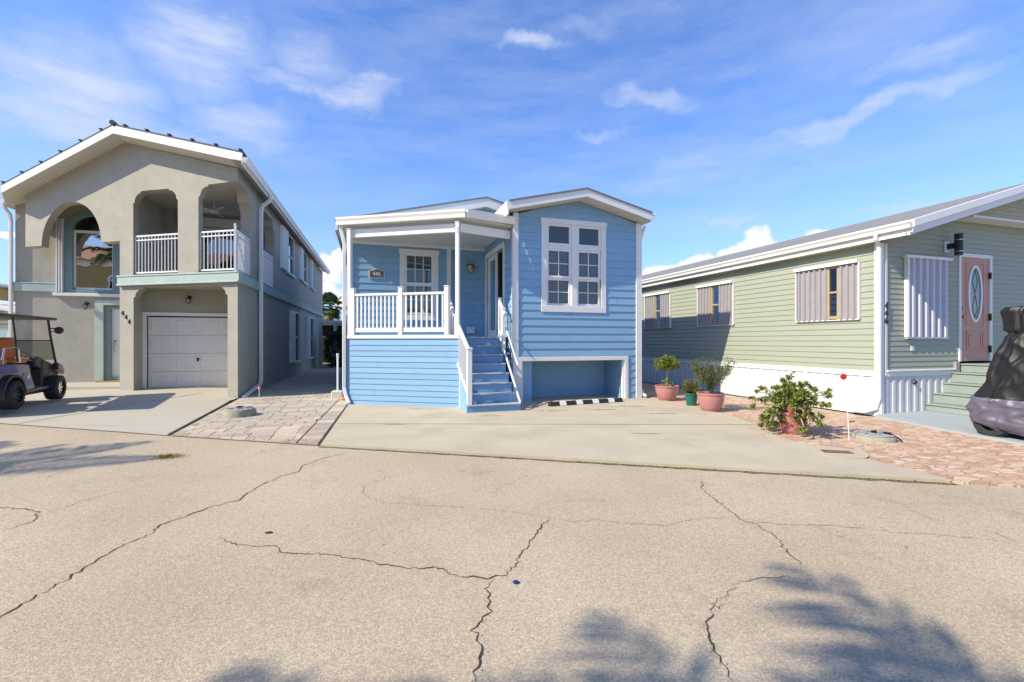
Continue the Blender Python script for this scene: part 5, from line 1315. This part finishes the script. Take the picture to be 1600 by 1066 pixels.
m = MB().tube([(.08, -.1, .10), (.12, -.18, .09), (.15, -.26, .04), (.14, -.30, .01)], .012, 6).box(.08, .14, -.16, -.08, .085, .12); m.build('cable_clamp', BLACK, t)
t = thing('drain_cover', 'rusty drain slot in a flat concrete collar by the driveway corner', 'drain cover', (4.27, 5.98, .03), R(-12))
n = 24; MB().lathe([(.33, .006), (.33, .012), (0, .012)], (0, 0, 0), 28).build('collar', CONC, t)
m = MB()
for k in range(7): m.box(-.15 + k * .043, -.125 + k * .043, -.055, .055, .010, .017)
m.box(-.17, -.152, -.07, .07, .010, .019).box(.15, .168, -.07, .07, .010, .019).box(-.152, .15, .056, .07, .010, .019).box(-.152, .15, -.07, -.056, .010, .019)
m.build('grate', material('rusty_iron', (.12, .06, .03), .8, .3, 20), t)
# striped wheel stop
t = thing('parking_stop', 'black rubber wheel stop with white panels in front of the blue house opening', 'parking stop', (1.74, 10.62, .036), R(23.5))
pf = [(-.075, 0), (.075, 0), (.035, .09), (-.035, .09)]
RUB = material('black_rubber', (.018, .018, .02), .65, .2, 10, .3, 80)
MB().prism(pf, lambda a, z: (-.99, a, z), (1.98, 0, 0)).build('rubber_bar', RUB, t, bevel=.006)
for k in range(4):
    x = -.66 + k * .44; MB().add([(x - .085, -.074, .006), (x + .085, -.074, .006), (x + .085, -.0375, .0885), (x - .085, -.0375, .0885), (x + .085, .0345, .0925), (x - .085, .0345, .0925)], [(0, 1, 2, 3), (3, 2, 4, 5)]).build('reflective_panel', WHITE, t, norm=False).location = (0, -.002, .001)
# reflector stake
t = thing('reflector_stake', 'thin white stake with a round red reflector beside the grey cover', 'marker stake', (5.02, 6.78, .02), 0)
MB().tube([(0, 0, 0), (-.02, 0, .45), (-.085, 0, .92)], .006, 6).build('stake', WHITE, t)
MB().lathe([(0, -.008), (.045, -.008), (.045, .008), (0, .008)], (-.088, -.01, .95), 20, 'y').build('reflector', material('red_reflector', (.55, .03, .02), .25), t)
# white pipe in a block
t = thing('cleanout_pipe', 'tall thin white pipe standing in a squat cream concrete block beside the blue house', 'pipe', (-4.50, 11.75, .02), R(10))
MB().box(-.14, .14, -.13, .13, 0, .20).build('concrete_block', material('cream_block', (.55, .52, .42), .8, .08, 5, .4, 60), t, bevel=.02)
MB().tube([(0, 0, .18), (0, 0, 1.12)], .024, 12).tube([(0, 0, 1.06), (0, 0, 1.16)], .03, 12).build('pipe', WHITE, t)
MB().tube([(0, -.026, 1.10), (0, -.034, 1.10)], .012, 8).build('pipe_hole', BLACK, t)
o = MB().tube([(-4.30, 11.42, .05), (-4.18, 11.30, .06), (-4.1, 11.3, .055)], [.045, .05, .03], 8).build('brick_fragment', material('orange_brick', (.50, .22, .12), .9, .2, 12)); tag(o, 'orange brick fragment beside the foot of the white downspout of the blue house', 'brick')
t = thing('marker_stake', 'short white stake with a pink cap at the foot of the beige house downspout', 'marker stake', (-6.52, 11.74, .02), 0)
MB().tube([(0, 0, 0), (0, 0, .22)], .008, 6).build('stake', WHITE, t); MB().lathe([(0, .0), (.028, .02), (.035, .06), (.02, .10), (0, .11)], (0, 0, .2), 12).build('cap', material('pink_plastic_cap', (.65, .28, .28), .5), t)
o = MB().box(-.09, .09, -.008, .008, 0, .012).build('iron_bar', BLACK); o.location = (6.2, 8.3, .03); o.rotation_euler = (0, 0, .5); tag(o, 'short dark metal strip lying on pink paving by the white skirting', 'metal strip')

# ================================================================== golf cart (left edge)
GA = math.atan2(1.5, -.67) - math.pi / 2
GC = thing('golf_cart', 'blue and grey golf cart with orange seats and black roof parked at the left edge', 'golf cart', (-10.44, 9.95, .13), GA)
TYRE = material('tyre_rubber', (.02, .02, .022), .75, .15, 12, .4, 70); GREYP = material('grey_cart_paint', (.17, .18, .21), .3, .04, 4, coat=.5); BLUEP = material('deep_blue_cart_paint', (.015, .025, .20), .25, .05, 4, coat=.5)
SEAT = material('orange_seat_vinyl', (.50, .16, .05), .5, .06, 6); BLKP = material('black_cart_plastic', (.018, .018, .02), .45, .15, 8); SEATB = material('black_seat_vinyl', (.02, .02, .022), .5)
def wheel(parent, x, y, z, r, w, side):
    t = MB(); pr = [(r * .56, -w / 2), (r * .80, -w / 2 * 1.04), (r * .95, -w / 2 * .85), (r, -w / 2 * .5), (r, w / 2 * .5), (r * .95, w / 2 * .85), (r * .80, w / 2 * 1.04), (r * .56, w / 2)]
    t.lathe(pr, (x, y, z), 36, 'x')
    for k in range(30):
        a = 6.2832 * k / 30; c, s = math.cos(a), math.sin(a)
        for sg in (-1, 1): t.bar((x + sg * w * .08, y + (r + .004) * math.cos(a), z + (r + .004) * math.sin(a)), (x + sg * w * .46, y + (r - .004) * math.cos(a + .07), z + (r - .004) * math.sin(a + .07)), .022, .018, (0, c, s))
    wo = t.build('wheel', TYRE, parent)
    rim = MB().lathe([(r * .57, -w * .42), (r * .50, -w * .40), (r * .48, 0), (r * .50, w * .40), (r * .57, w * .42)], (x, y, z), 28, 'x')
    for k in range(7):
        a = 6.2832 * k / 7; rim.bar((x + side * w * .30, y, z), (x + side * w * .36, y + r * .5 * math.cos(a), z + r * .5 * math.sin(a)), .045, .02, (side, 0, 0))
    rim.lathe([(0, side * w * .36), (r * .16, side * w * .34), (r * .18, side * w * .26), (0, side * w * .25)], (x, y, z), 16, 'x')
    rim.build('rim', CHROME if y > 0 else BLKP, wo)
WB = .88
# local frame: +y forward, +x right side; right wheels near x=0
for (x, y, s, r) in ((-.0, -WB, 1, .285), (-.0, WB, 1, .275), (-1.10, -WB, -1, .285), (-1.10, WB, -1, .275)): wheel(GC, x, y, r, r, .24, s)
xs0, xs1 = -1.10, .0
def sidebody(mb, pts, x0, x1): mb.prism(pts, lambda y, z: (x1, y, z), (x0 - x1, 0, 0)); return mb
# grey/blue body side panels between wheels
b = MB(); arcR = [(-WB + .36 * math.cos(R(a)), .285 + .36 * math.sin(R(a))) for a in range(10, 131, 12)]
sidebody(b, [(-.48, .30), (.10, .30), (.12, .38), (-.02, .62), (-.10, .86), (-.30, .88), (-1.35, .88), (-1.42, .80), (-1.38, .64)] + list(reversed([(-WB + .37 * math.cos(R(a)), .285 + .37 * math.sin(R(a))) for a in range(20, 150, 12)])), -1.02, -.04)
b.build('rear_body', GREYP, GC, bevel=.02)
b = MB(); sidebody(b, [(-1.0, .72), (-.55, .72), (-.62, .86), (-1.36, .885), (-1.43, .80)], -1.03, -.025); b.build('blue_panel', BLUEP, GC, bevel=.008)
sidebody(MB(), [(-.42, .40), (.04, .42), (-.06, .62), (-.30, .70), (-.44, .60)], -.05, -.032).build('side_decal', BLUEP, GC)
MB().lathe([(0, -.002), (.05, -.002), (.05, .004), (0, .004)], (-.03, -.16, .60), 16, 'x').build('round_badge', WHITE, GC)
for x in (-.02, -1.10):
    fl_ = MB()
    fl_.prism([(-WB + .36 * math.cos(R(a)), .285 + .36 * math.sin(R(a))) for a in range(-10, 191, 12)] + [(-WB + .40 * math.cos(R(a)), .285 + .41 * math.sin(R(a))) for a in range(190, -11, -12)], lambda y, z: (x + .10 if x > -.5 else x + .02, y, z), (-.16, 0, 0))
    fl_.build('wheel_arch', BLKP, GC)
fb = MB().box(-1.0, -.06, -.30, .62, .30, .36).box(-.98, -.08, -1.2, 1.1, .20, .30); fb.build('chassis', BLKP, GC)
MB().bar((-.02, -.50, .29), (-.02, .55, .31), .08, .05).build('side_step', material('grey_plastic_step', (.14, .145, .15), .5), GC, bevel=.01)
MB().tube([(-.3, -.4, .23), (-.2, .3, .2), (-.18, .85, .27)], .02, 8).build('steering_rod', CHROME, GC)
# front cowl
c = MB(); sidebody(c, [(.52, .32), (.62, .30), (.72, .52), (1.05, .60), (1.22, .50), (1.27, .62), (1.15, .78), (.92, .86), (.72, .92), (.58, .95), (.52, .90)], -.98, -.08); c.build('front_cowl', BLKP, GC, bevel=.03)
cc = MB(); sidebody(cc, [(1.00, .70), (1.26, .56), (1.32, .64), (1.20, .80), (1.0, .86)], .02, -.10); cc.build('front_fender', material('maroon_black_fender', (.05, .03, .035), .3, coat=.4), GC, bevel=.02)
dsh = MB(); sidebody(dsh, [(.30, .80), (.60, .70), (.62, .98), (.40, 1.02), (.28, .96)], -.96, -.10); dsh.build('dashboard', BLKP, GC, bevel=.03)
# seats
for yy, zz, tilt, mt in ((-.28, .90, 1, SEAT), (-1.02, .90, 1, SEAT)):
    s = MB(); sidebody(s, [(yy - .22, zz), (yy + .24, zz), (yy + .27, zz + .07), (yy + .22, zz + .12), (yy - .22, zz + .10)], -.98, -.10); so_ = s.build('seat', mt, GC, bevel=.03)
for yy, in ((-.50,), (-1.22,)):
    for x0 in (-.98, -.53):
        s = MB(); sidebody(s, [(yy, 1.0), (yy + .10, 1.0), (yy + .02, 1.42), (yy - .03, 1.46), (yy - .10, 1.42)], x0, x0 + .42); bo = s.build('backrest', SEAT if yy > -1 else SEATB, GC, bevel=.04)
MB().tube([(-.06, -.42, .92), (-.06, -.47, 1.20), (-.06, -.55, 1.24), (-.06, -.95, 1.22), (-.06, -1.02, .9)], .016, 8).build('arm_rail', CHROME, GC)
sw = MB(); cx, cy, cz = -.72, .22, 1.12; ax = Vector((0, .55, .83)).normalized(); s1 = Vector((1, 0, 0)); s2 = ax.cross(s1)
sw2 = MB(); cx, cy, cz = -.34, .20, 1.06
pts = [Vector((cx, cy, cz)) + (s1 * math.cos(a) + s2 * math.sin(a)) * .18 for a in [6.2832 * k / 24 for k in range(25)]]
sw2.tube(pts, .016, 8, cap=False).tube([(cx, cy, cz), (cx, cy + .25, cz - .20)], .02, 8)
for k in range(3):
    a = k * 2.09 + .5; sw2.bar((cx, cy, cz), tuple(Vector((cx, cy, cz)) + (s1 * math.cos(a) + s2 * math.sin(a)) * .18), .03, .012)
sw2.build('steering_wheel', material('grey_steering_wheel', (.16, .16, .17), .5), GC, smooth=True)
# roof, posts, windshield, mirror
rp = [(-1.06, -1.45), (-.04, -1.45), (.0, -1.35), (.0, 1.00), (-.06, 1.10), (-1.04, 1.10), (-1.10, 1.00), (-1.10, -1.35)]
MB().prism(rp, lambda a, b: (a, b, 1.86 + .0), (0, 0, .06)).build('roof', material('charcoal_roof', (.035, .035, .035), .5, .1, 5), GC, bevel=.025)
for x in (-.06, -1.04):
    MB().tube([(x, 1.16, .70), (x, 1.03, .95), (x, .82, 1.50), (x, .72, 1.86)], .024, 8).build('front_post', BLACK, GC)
    MB().tube([(x, -.50, .95), (x, -.58, 1.45), (x, -.66, 1.86)], .018, 8).build('rear_post', BLACK, GC)
ws = glass('windshield_tint', .08, (.45, .45, .42, 1)); ws2 = glass('windshield_clear', .05, (.9, .92, .9, 1))
wsh = MB().add([(-1.03, 1.09, .92), (-.07, 1.09, .92), (-.07, .88, 1.38), (-1.03, .88, 1.38)], [(0, 1, 2, 3)]).build('windshield', ws, GC)
MB().bar((-1.04, .875, 1.385), (-.06, .875, 1.385), .02, .02).build('windshield_bar', BLACK, wsh)
MB().add([(-1.03, .87, 1.40), (-.07, .87, 1.40), (-.07, .73, 1.83), (-1.03, .73, 1.83)], [(0, 1, 2, 3)]).build('upper_windshield', ws2, GC)
mi = MB().tube([(-.05, .80, 1.66), (.04, .82, 1.66)], .014, 6).tube([(-.05, .80, 1.58), (.04, .82, 1.60)], .010, 6); mo = mi.build('side_mirror', BLACK, GC)
MB().lathe([(0, -.05), (.05, -.045), (.085, -.01), (.085, .02), (.07, .03), (0, .03)], (.10, .80, 1.62), 16, 'y').build('mirror_glass', BLKP, mo, smooth=True)
MB().box(-1.0, -.1, -1.48, -1.42, .55, .75).build('rear_bumper', BLKP, GC, bevel=.02)
MB().box(-.12, -.06, -1.46, -1.40, .74, .84).build('tail_light', material('red_lamp', (.4, .01, .01), .3), GC, bevel=.01)

# ================================================================== covered golf cart (right edge)
CC = thing('covered_cart', 'golf cart under a wrinkled dark grey storage cover with a lavender-grey hem', 'covered cart', (7.2, 6.88, .03), R(17.2))
COVD = material('charcoal_cover_fabric', (.013, .013, .012), .45, .12, 5, .2, 200, spec=.4); COVL = material('lavender_cover_fabric', (.12, .11, .15), .40, .08, 5, .15, 200, spec=.5)
# profile per height: front v, rear v, half width centre
def prof(z):
    # returns v_front, v_rear, u_left, u_right, roundness
    ks = [(.13, .16, -2.35, .06, 1.22), (.20, .30, -2.45, -.02, 1.28), (.45, .34, -2.5, -.04, 1.30), (.62, .27, -2.45, -.01, 1.26), (.85, .14, -2.4, .02, 1.22), (1.10, .08, -2.35, .03, 1.18), (1.35, -.03, -2.3, .05, 1.14), (1.54, -.12, -2.3, .06, 1.12), (1.58, -.18, -2.3, .07, 1.1), (1.63, -.13, -2.3, .04, 1.1), (1.92, -.11, -2.3, .05, 1.1), (1.98, -.16, -2.25, .09, 1.06), (2.0, -.3, -1.9, .35, .75)]
    for a, b in zip(ks[:-1], ks[1:]):
        if z <= b[0]: t = max(0, (z - a[0]) / (b[0] - a[0])); return [a[i] + (b[i] - a[i]) * t for i in range(1, 5)]
    return ks[-1][1:]
zs = [.13 + k * (2.0 - .13) / 90 for k in range(91)]; NA = 440
V_ = []; 
for z in zs:
    vf, vr, ul, ur = prof(z); cu, cv = (ul + ur) / 2, (vf + vr) / 2; hu, hv = (ur - ul) / 2, (vf - vr) / 2
    for k in range(NA):
        a = 6.2832 * k / NA; c, s = math.cos(a), math.sin(a); e = .32
        x = cu + hu * math.copysign(abs(c) ** e, c); y = cv + hv * math.copysign(abs(s) ** e, s)
        per = (x * 1.0 + y * 1.0)
        band = 1.0 if z > .55 else .45
        rg = lambda px_, py_, pz_: max(0.0, 1 - abs(noise.noise(Vector((px_, py_, pz_)))) * 3.2) ** 1.5
        fold = noise.noise(Vector((per * 2.4 + .35 * z, z * .5, 3.0)))
        wr = .050 * fold + .040 * rg(per * 3.4 + z * .8, z * .9, 7.0) * (1 if z > .55 else .3) + .028 * rg(per * 2.0 - z * 1.8, z * 1.5 + per, 2.0) + .016 * rg(per * 7 + z, z * 2.2, 5.0)
        wr += (.022 * rg(per * 2.2, z * 7, 9.0) if z < .62 else 0) + (.016 * math.sin(per * 34 + 6 * fold) if z > 1.6 else 0)
        if .5 < z < .6: wr += .012
        d = Vector((c, s)).normalized(); sag = .05 * noise.noise(Vector((x * 1.2, y * 1.2, z * 2.2)))
        V_.append((x + d.x * (wr + sag * .5), y + d.y * (wr + sag * .5), z + (.03 * math.sin(per * 5) if z < .2 else 0)))
def covpart(z0, z1):
    mb = MB(); idx = [i for i, z in enumerate(zs) if z0 - 1e-6 <= z <= z1 + 1e-6]; vs = []
    for i in idx: vs += V_[i * NA:(i + 1) * NA]
    fs = [(r * NA + k, r * NA + (k + 1) % NA, (r + 1) * NA + (k + 1) % NA, (r + 1) * NA + k) for r in range(len(idx) - 1) for k in range(NA)]
    if z1 > 1.9: fs.append(tuple((len(idx) - 1) * NA + k for k in range(NA)))
    return mb.add(vs, fs)
zc = zs[23]
covpart(0, zc).build('cover_hem', COVL, CC, smooth='all'); covpart(zc, 3).build('cover', COVD, CC, smooth='all')
for (x, y) in ((.12, .0), (.12, -1.65), (1.08, .0), (1.08, -1.65)):
    MB().lathe([(.12, -.1), (.2, -.11), (.235, -.06), (.235, .06), (.2, .11), (.12, .1), (0, .1)], (x + .02, y, .235), 28, 'x').build('wheel', TYRE, CC, smooth=True)
MB().box(.15, 1.05, -2.1, .2, .22, .34).build('chassis', BLKP, CC)

# ================================================================== background and neighbours
def simple_house(name, label, loc, rz, w, d, h, slope, wall, roofm, wins=(), over=.35, ridge='x'):
    t = thing(name, label, 'house', loc, rz)
    m = MB().box(0, w, 0, d, 0, h)
    if ridge == 'y': m.prism([(0, h), (w, h), (w / 2, h + slope * w / 2)], lambda a, z: (a, .001, z), (0, d - .002, 0))
    m.build('wall', wall, t)
    r = MB()
    if ridge == 'y':
        for s in (0, 1):
            x0 = -over if s == 0 else w + over; z0 = h - slope * over; vs = []
            for x, z in ((x0, z0), (w / 2, h + slope * w / 2)):
                for y in (-over, d + over):
                    for dz in (.03, .12): vs.append((x, y, z + dz))
            r.add(vs, [(0, 4, 5, 1), (2, 3, 7, 6), (0, 2, 6, 4), (1, 5, 7, 3), (0, 1, 3, 2), (4, 6, 7, 5)])
    else:
        for s in (0, 1):
            y0 = -over if s == 0 else d + over; z0 = h - slope * over; vs = []
            for y, z in ((y0, z0), (d / 2, h + slope * d / 2)):
                for x in (-over, w + over):
                    for dz in (.03, .15): vs.append((x, y, z + dz))
            r.add(vs, [(0, 4, 5, 1), (2, 3, 7, 6), (0, 2, 6, 4), (1, 5, 7, 3), (0, 1, 3, 2), (4, 6, 7, 5)])
    r.build('roof', roofm, t)
    for (x0, x1, z0, z1, y) in wins:
        w_ = MB().box(x0 - .08, x1 + .08, y - .04, y - .002, z0 - .08, z0).box(x0 - .08, x1 + .08, y - .04, y - .002, z1, z1 + .08).box(x0 - .08, x0, y - .04, y - .002, z0, z1).box(x1, x1 + .08, y - .04, y - .002, z0, z1).box(x0, x1, y - .035, y - .003, (z0 + z1) / 2 - .03, (z0 + z1) / 2 + .03).build('window', WHITE2, t)
        MB().add([(x0, y - .01, z0), (x1, y - .01, z0), (x1, y - .01, z1), (x0, y - .01, z1)], [(0, 1, 2, 3)]).build('pane', MIRROR, w_)
    return t
OCHRE = material('ochre_stucco', (.42, .30, .12), .9, .06, 3, .3, 40); TILE = material('terracotta_roof_tile', (.42, .22, .12), .8, .25, 14, .6, 30)
# tan two-storey house across the road (seen mirrored in the arched window); faces the camera side
th = simple_house('tan_house', 'ochre two-storey house with terracotta tiles seen mirrored in the arched window', (-10.2, -4.9, 0), R(17.2 + 180), 13, 8, 6.9, .35, OCHRE, TILE)
nm = MB(); nm.box(0.1, 12.9, -.08, -.002, 6.45, 6.85); nm.build('fascia', CREAM, th)
for (x, z0) in ((5.7, 3.9), (9.3, 3.9)):
    ar = [(x - .55, z0), (x + .55, z0), (x + .55, z0 + 1.6)] + arc(x, z0 + 1.6, .55, .5, 0, 180, 12)[1:]
    ari = [(x - .42, z0 + .12), (x + .42, z0 + .12), (x + .42, z0 + 1.6)] + arc(x, z0 + 1.6, .42, .38, 0, 180, 12)[1:]
    wn_ = MB().prism(ar, lambda a, z: (a, -.08, z), (0, .078, 0), [ari]).box(x - .42, x + .42, -.06, -.002, z0 + .75, z0 + .83).box(x - .42, x + .42, -.06, -.002, z0 + 1.5, z0 + 1.58).build('window', WHITE2, th)
    MB().prism(ari, lambda a, z: (a, -.02, z), (0, .015, 0)).build('pane', DARKROOM, wn_)
simple_house('cream_house', 'cream single-storey house across the road mirrored in the windows', (9.5, -8.8, 0), R(167.2), 11, 7, 3.0, .3, material('cream_stucco', (.55, .50, .40), .9, .06, 3), SHINGLE, [(2, 3.2, 1.2, 2.4, 0), (6, 7.5, 1.2, 2.4, 0)])
# beyond the left side of the beige house
simple_house('yellow_house', 'ochre yellow house showing behind the far left corner of the beige house', (-31.0, 20.6, 0), R(8), 6.5, 6, 4.05, .16, OCHRE, material('dark_tan_roof', (.28, .26, .22), .8), ridge='y')
lh = simple_house('tan_cottage', 'tan sided cottage with a white gable edge, behind the golf cart at the left', (-24.6, 15.6, 0), R(14), 6.2, 6, 2.55, .20, material('tan_lap_siding', (.40, .34, .22), .7, .05, 3), WHITE2, [(4.3, 5.0, .8, 1.9, 0), (5.3, 5.9, .8, 1.9, 0)], ridge='y')
m = MB()
for k in range(6): m.box(.1, 6.15, -.03, -.002, 2.0 + k * .16, 2.09 + k * .16)
m.build('siding_slat', material('pale_siding_slat', (.60, .56, .44), .6), lh)
# carport home behind the gap
ch = thing('carport_home', 'low white-roofed carport with dark screened porch at the end of the paved gap', 'carport', (-12.5, 29.5, 0), R(10))
MB().box(-1, 8, -1.0, 4, 2.62, 2.80).build('roof', WHITE2, ch); MB().box(-1, 8, 2.0, 2.1, 0, 2.6).build('screen_wall', material('dark_green_screen', (.012, .025, .02), .8), ch)
for x in (-.5, 1.05, 4.2): MB().box(x, x + .16, -.8, -.64, 0, 2.62).build('post', WHITE2, ch)
MB().box(-1, 8, 1.98, 1.999, 1.75, 1.80).build('screen_rail', TEALPAINT, ch)
def bush(name, label, loc, rx, ry, rz_, n, L, mat, seed, cat='bush'):
    random.seed(seed); t = thing(name, label, cat, loc); mb = MB(); st = MB()
    for k in range(n):
        d = rdir(); rr = random.uniform(.55, 1.0) ** .5 * (1 + .25 * noise.noise(d * 2.3 + Vector((seed, 0, 0))))
        leaf(mb, (d.x * rx * rr, d.y * ry * rr, rz_ + d.z * rz_ * rr), d + rdir() * .8, L * random.uniform(.6, 1.2), L * .4)
    mb.build('foliage', mat, t, norm=False)
    for k in range(8):
        d = rdir(1); st.tube([(0, 0, 0), (d.x * rx * .6, d.y * ry * .6, rz_ + abs(d.z) * rz_ * .6)], [.03, .01], 5)
    st.build('stem', BARK, t); return t
bush('dark_bush', 'dark green round bush in the shade between the beige and blue houses', (-9.75, 25.6, 0), .75, .75, 1.0, 5000, .14, leafmat('dark_shrub_leaf', (.045, .065, .015), .2), 4)
bush('yellow_bush', 'small bright yellow-green bush top showing over the dark bush by the carport', (-10.1, 28.0, 0), .45, .45, 1.25, 1400, .22, leafmat('bright_shrub_leaf', (.16, .18, .03)), 6)
bush('hedge_shrub', 'yellowish leafy shrub under the distant palm behind the beige house corner', (-17.6, 42.5, 0), 1.2, 1.2, 1.9, 2500, .4, leafmat('yellowish_shrub_leaf', (.20, .19, .05)), 8)
# white plastic patio chair at the end of the path
pc_ = thing('patio_chair', 'white metal patio chair standing at the far end of the paved gap', 'chair', (-11.95, 27.2, .02), R(-30))
MB().box(-.22, .22, -.22, .22, .42, .45).build('seat', WHITE, pc_)
for x in (-.2, .2):
    for y in (-.2, .2): MB().box(x - .015, x + .015, y - .015, y + .015, 0, .42).build('leg', WHITE, pc_)
m = MB().tube([(-.2, .2, .44), (-.22, .28, .9), (.22, .28, .9), (.2, .2, .44)], .014, 6)
for k in range(4): m.tube([(-.12 + k * .08, .21, .5), (-.12 + k * .08, .28, .9)], .008, 5)
m.build('backrest', WHITE, pc_)
# palms
def palm(name, label, loc, H, nf, FL_, mat, seed, fan=False, lean=(0, 0), droop=.5, lw=.035, trunk_r=.14, nl=34):
    random.seed(seed); t = thing(name, label, 'palm tree', loc)
    tp = [(lean[0] * s * s, lean[1] * s * s, H * s) for s in [i / 8 for i in range(9)]]
    MB().tube(tp, [trunk_r * (1.25 - .35 * i / 8) for i in range(9)], 12).build('trunk', material('palm_trunk_' + name, (.26, .22, .17), .95, .2, 12, .6, 30), t)
    top = Vector(tp[-1]); mb = MB(); rb = MB()
    for k in range(nf):
        az_ = 2.39996 * k; el_ = R(78 - 108 * (k / nf) ** .9) + random.gauss(0, .08); L = FL_ * random.uniform(.85, 1.1)
        if fan: el_ = R(85 - 150 * (k / nf)) + random.gauss(0, .1)
        d = Vector((math.cos(az_) * math.cos(el_), math.sin(az_) * math.cos(el_), math.sin(el_)))
        if fan:
            c = top + d * L * .55; rb.tube([top, c], [.02, .012], 5); s = d.cross(Vector((0, 0, 1))).normalized(); u = s.cross(d)
            for j in range(22):
                a = R(-125 + 250 * j / 21); dd = (d * math.cos(a) + s * math.sin(a) + u * .12).normalized(); LL = L * .5 * random.uniform(.85, 1.05)
                n_ = dd.cross(u).normalized() * lw; mid = c + dd * LL * .6; tip = c + dd * LL - Vector((0, 0, LL * .28))
                mb.add([c, mid + n_, tip, mid - n_], [(0, 1, 2, 3)])
        else:
            pts = []; p = top.copy(); dd = d.copy(); seg = 10
            for j in range(seg + 1):
                pts.append(p.copy()); p = p + dd * L / seg; dd = (dd + Vector((0, 0, -droop / seg * (1 + j / seg * 1.5)))).normalized()
            rb.tube(pts, [.022 * (1 - .8 * j / seg) + .003 for j in range(seg + 1)], 5)
            for j in range(nl):
                s_ = .12 + .88 * j / (nl - 1); f_ = s_ * seg; i0 = min(int(f_), seg - 1); q = pts[i0].lerp(pts[i0 + 1], f_ - i0); td = (pts[i0 + 1] - pts[i0]).normalized(); sd_ = td.cross(Vector((0, 0, 1))); sd_ = sd_.normalized() if sd_.length > .05 else Vector((1, 0, 0)); up = sd_.cross(td)
                ll = L * .26 * math.sin(math.pi * min(1, s_ * .85 + .12)) + .06
                for sg in (-1, 1):
                    dl = (td * .55 + sd_ * sg * .8 + up * random.uniform(-.25, .3)).normalized(); w_ = td * lw * .5; mid = q + dl * ll * .5 - Vector((0, 0, ll * .06)); tip = q + dl * ll - Vector((0, 0, ll * .35))
                    mb.add([q - w_ * .5, q + w_ * .5, mid + w_, tip, mid - w_], [(0, 1, 2, 3, 4)])
    rb.build('frond_stem', mat, t, norm=False); mb.build('crown', mat, t, norm=False); return t
palm('fan_palm', 'fan palm rising above the carport in the gap beside the beige house', (-14.55, 36.5, 0), 4.3, 30, 1.3, PALM1, 3, fan=True, lw=.06, trunk_r=.2)
palm('feather_palm', 'drooping feather palm just right of the fan palm behind the blue house', (-11.6, 36.0, 0), 3.6, 14, 2.2, leafmat('grey_palm_leaf', (.10, .14, .09)), 12, droop=1.1, lw=.07)
# street palms behind the photographer, known from their shadows on the road
palm('street_palm', 'tall feather palm across the road casting the large right-hand frond shadow on the asphalt', (PALM_A[0], PALM_A[1], 0), PALM_A[2], 24, 3.0, PALM1, 31, droop=.7, lw=.075, nl=26)
palm('roadside_palm', 'feather palm off to the left whose frond shadow reaches across the road edge', (PALM_B[0], PALM_B[1], 0), PALM_B[2], 16, 2.0, PALM1, 17, droop=.6, lw=.06, nl=30)
palm('street_palm', 'feather palm across the road casting the middle frond shadow at the bottom of the road', (PALM_C[0], PALM_C[1], 0), PALM_C[2], 22, 2.5, PALM1, 44, droop=.7, lw=.075, nl=26)
palm('street_palm', 'feather palm across the road casting the small leftmost shadow at the bottom edge', (PALM_D[0], PALM_D[1], 0), PALM_D[2], 20, 2.5, PALM1, 52, droop=.7, lw=.075, nl=26)
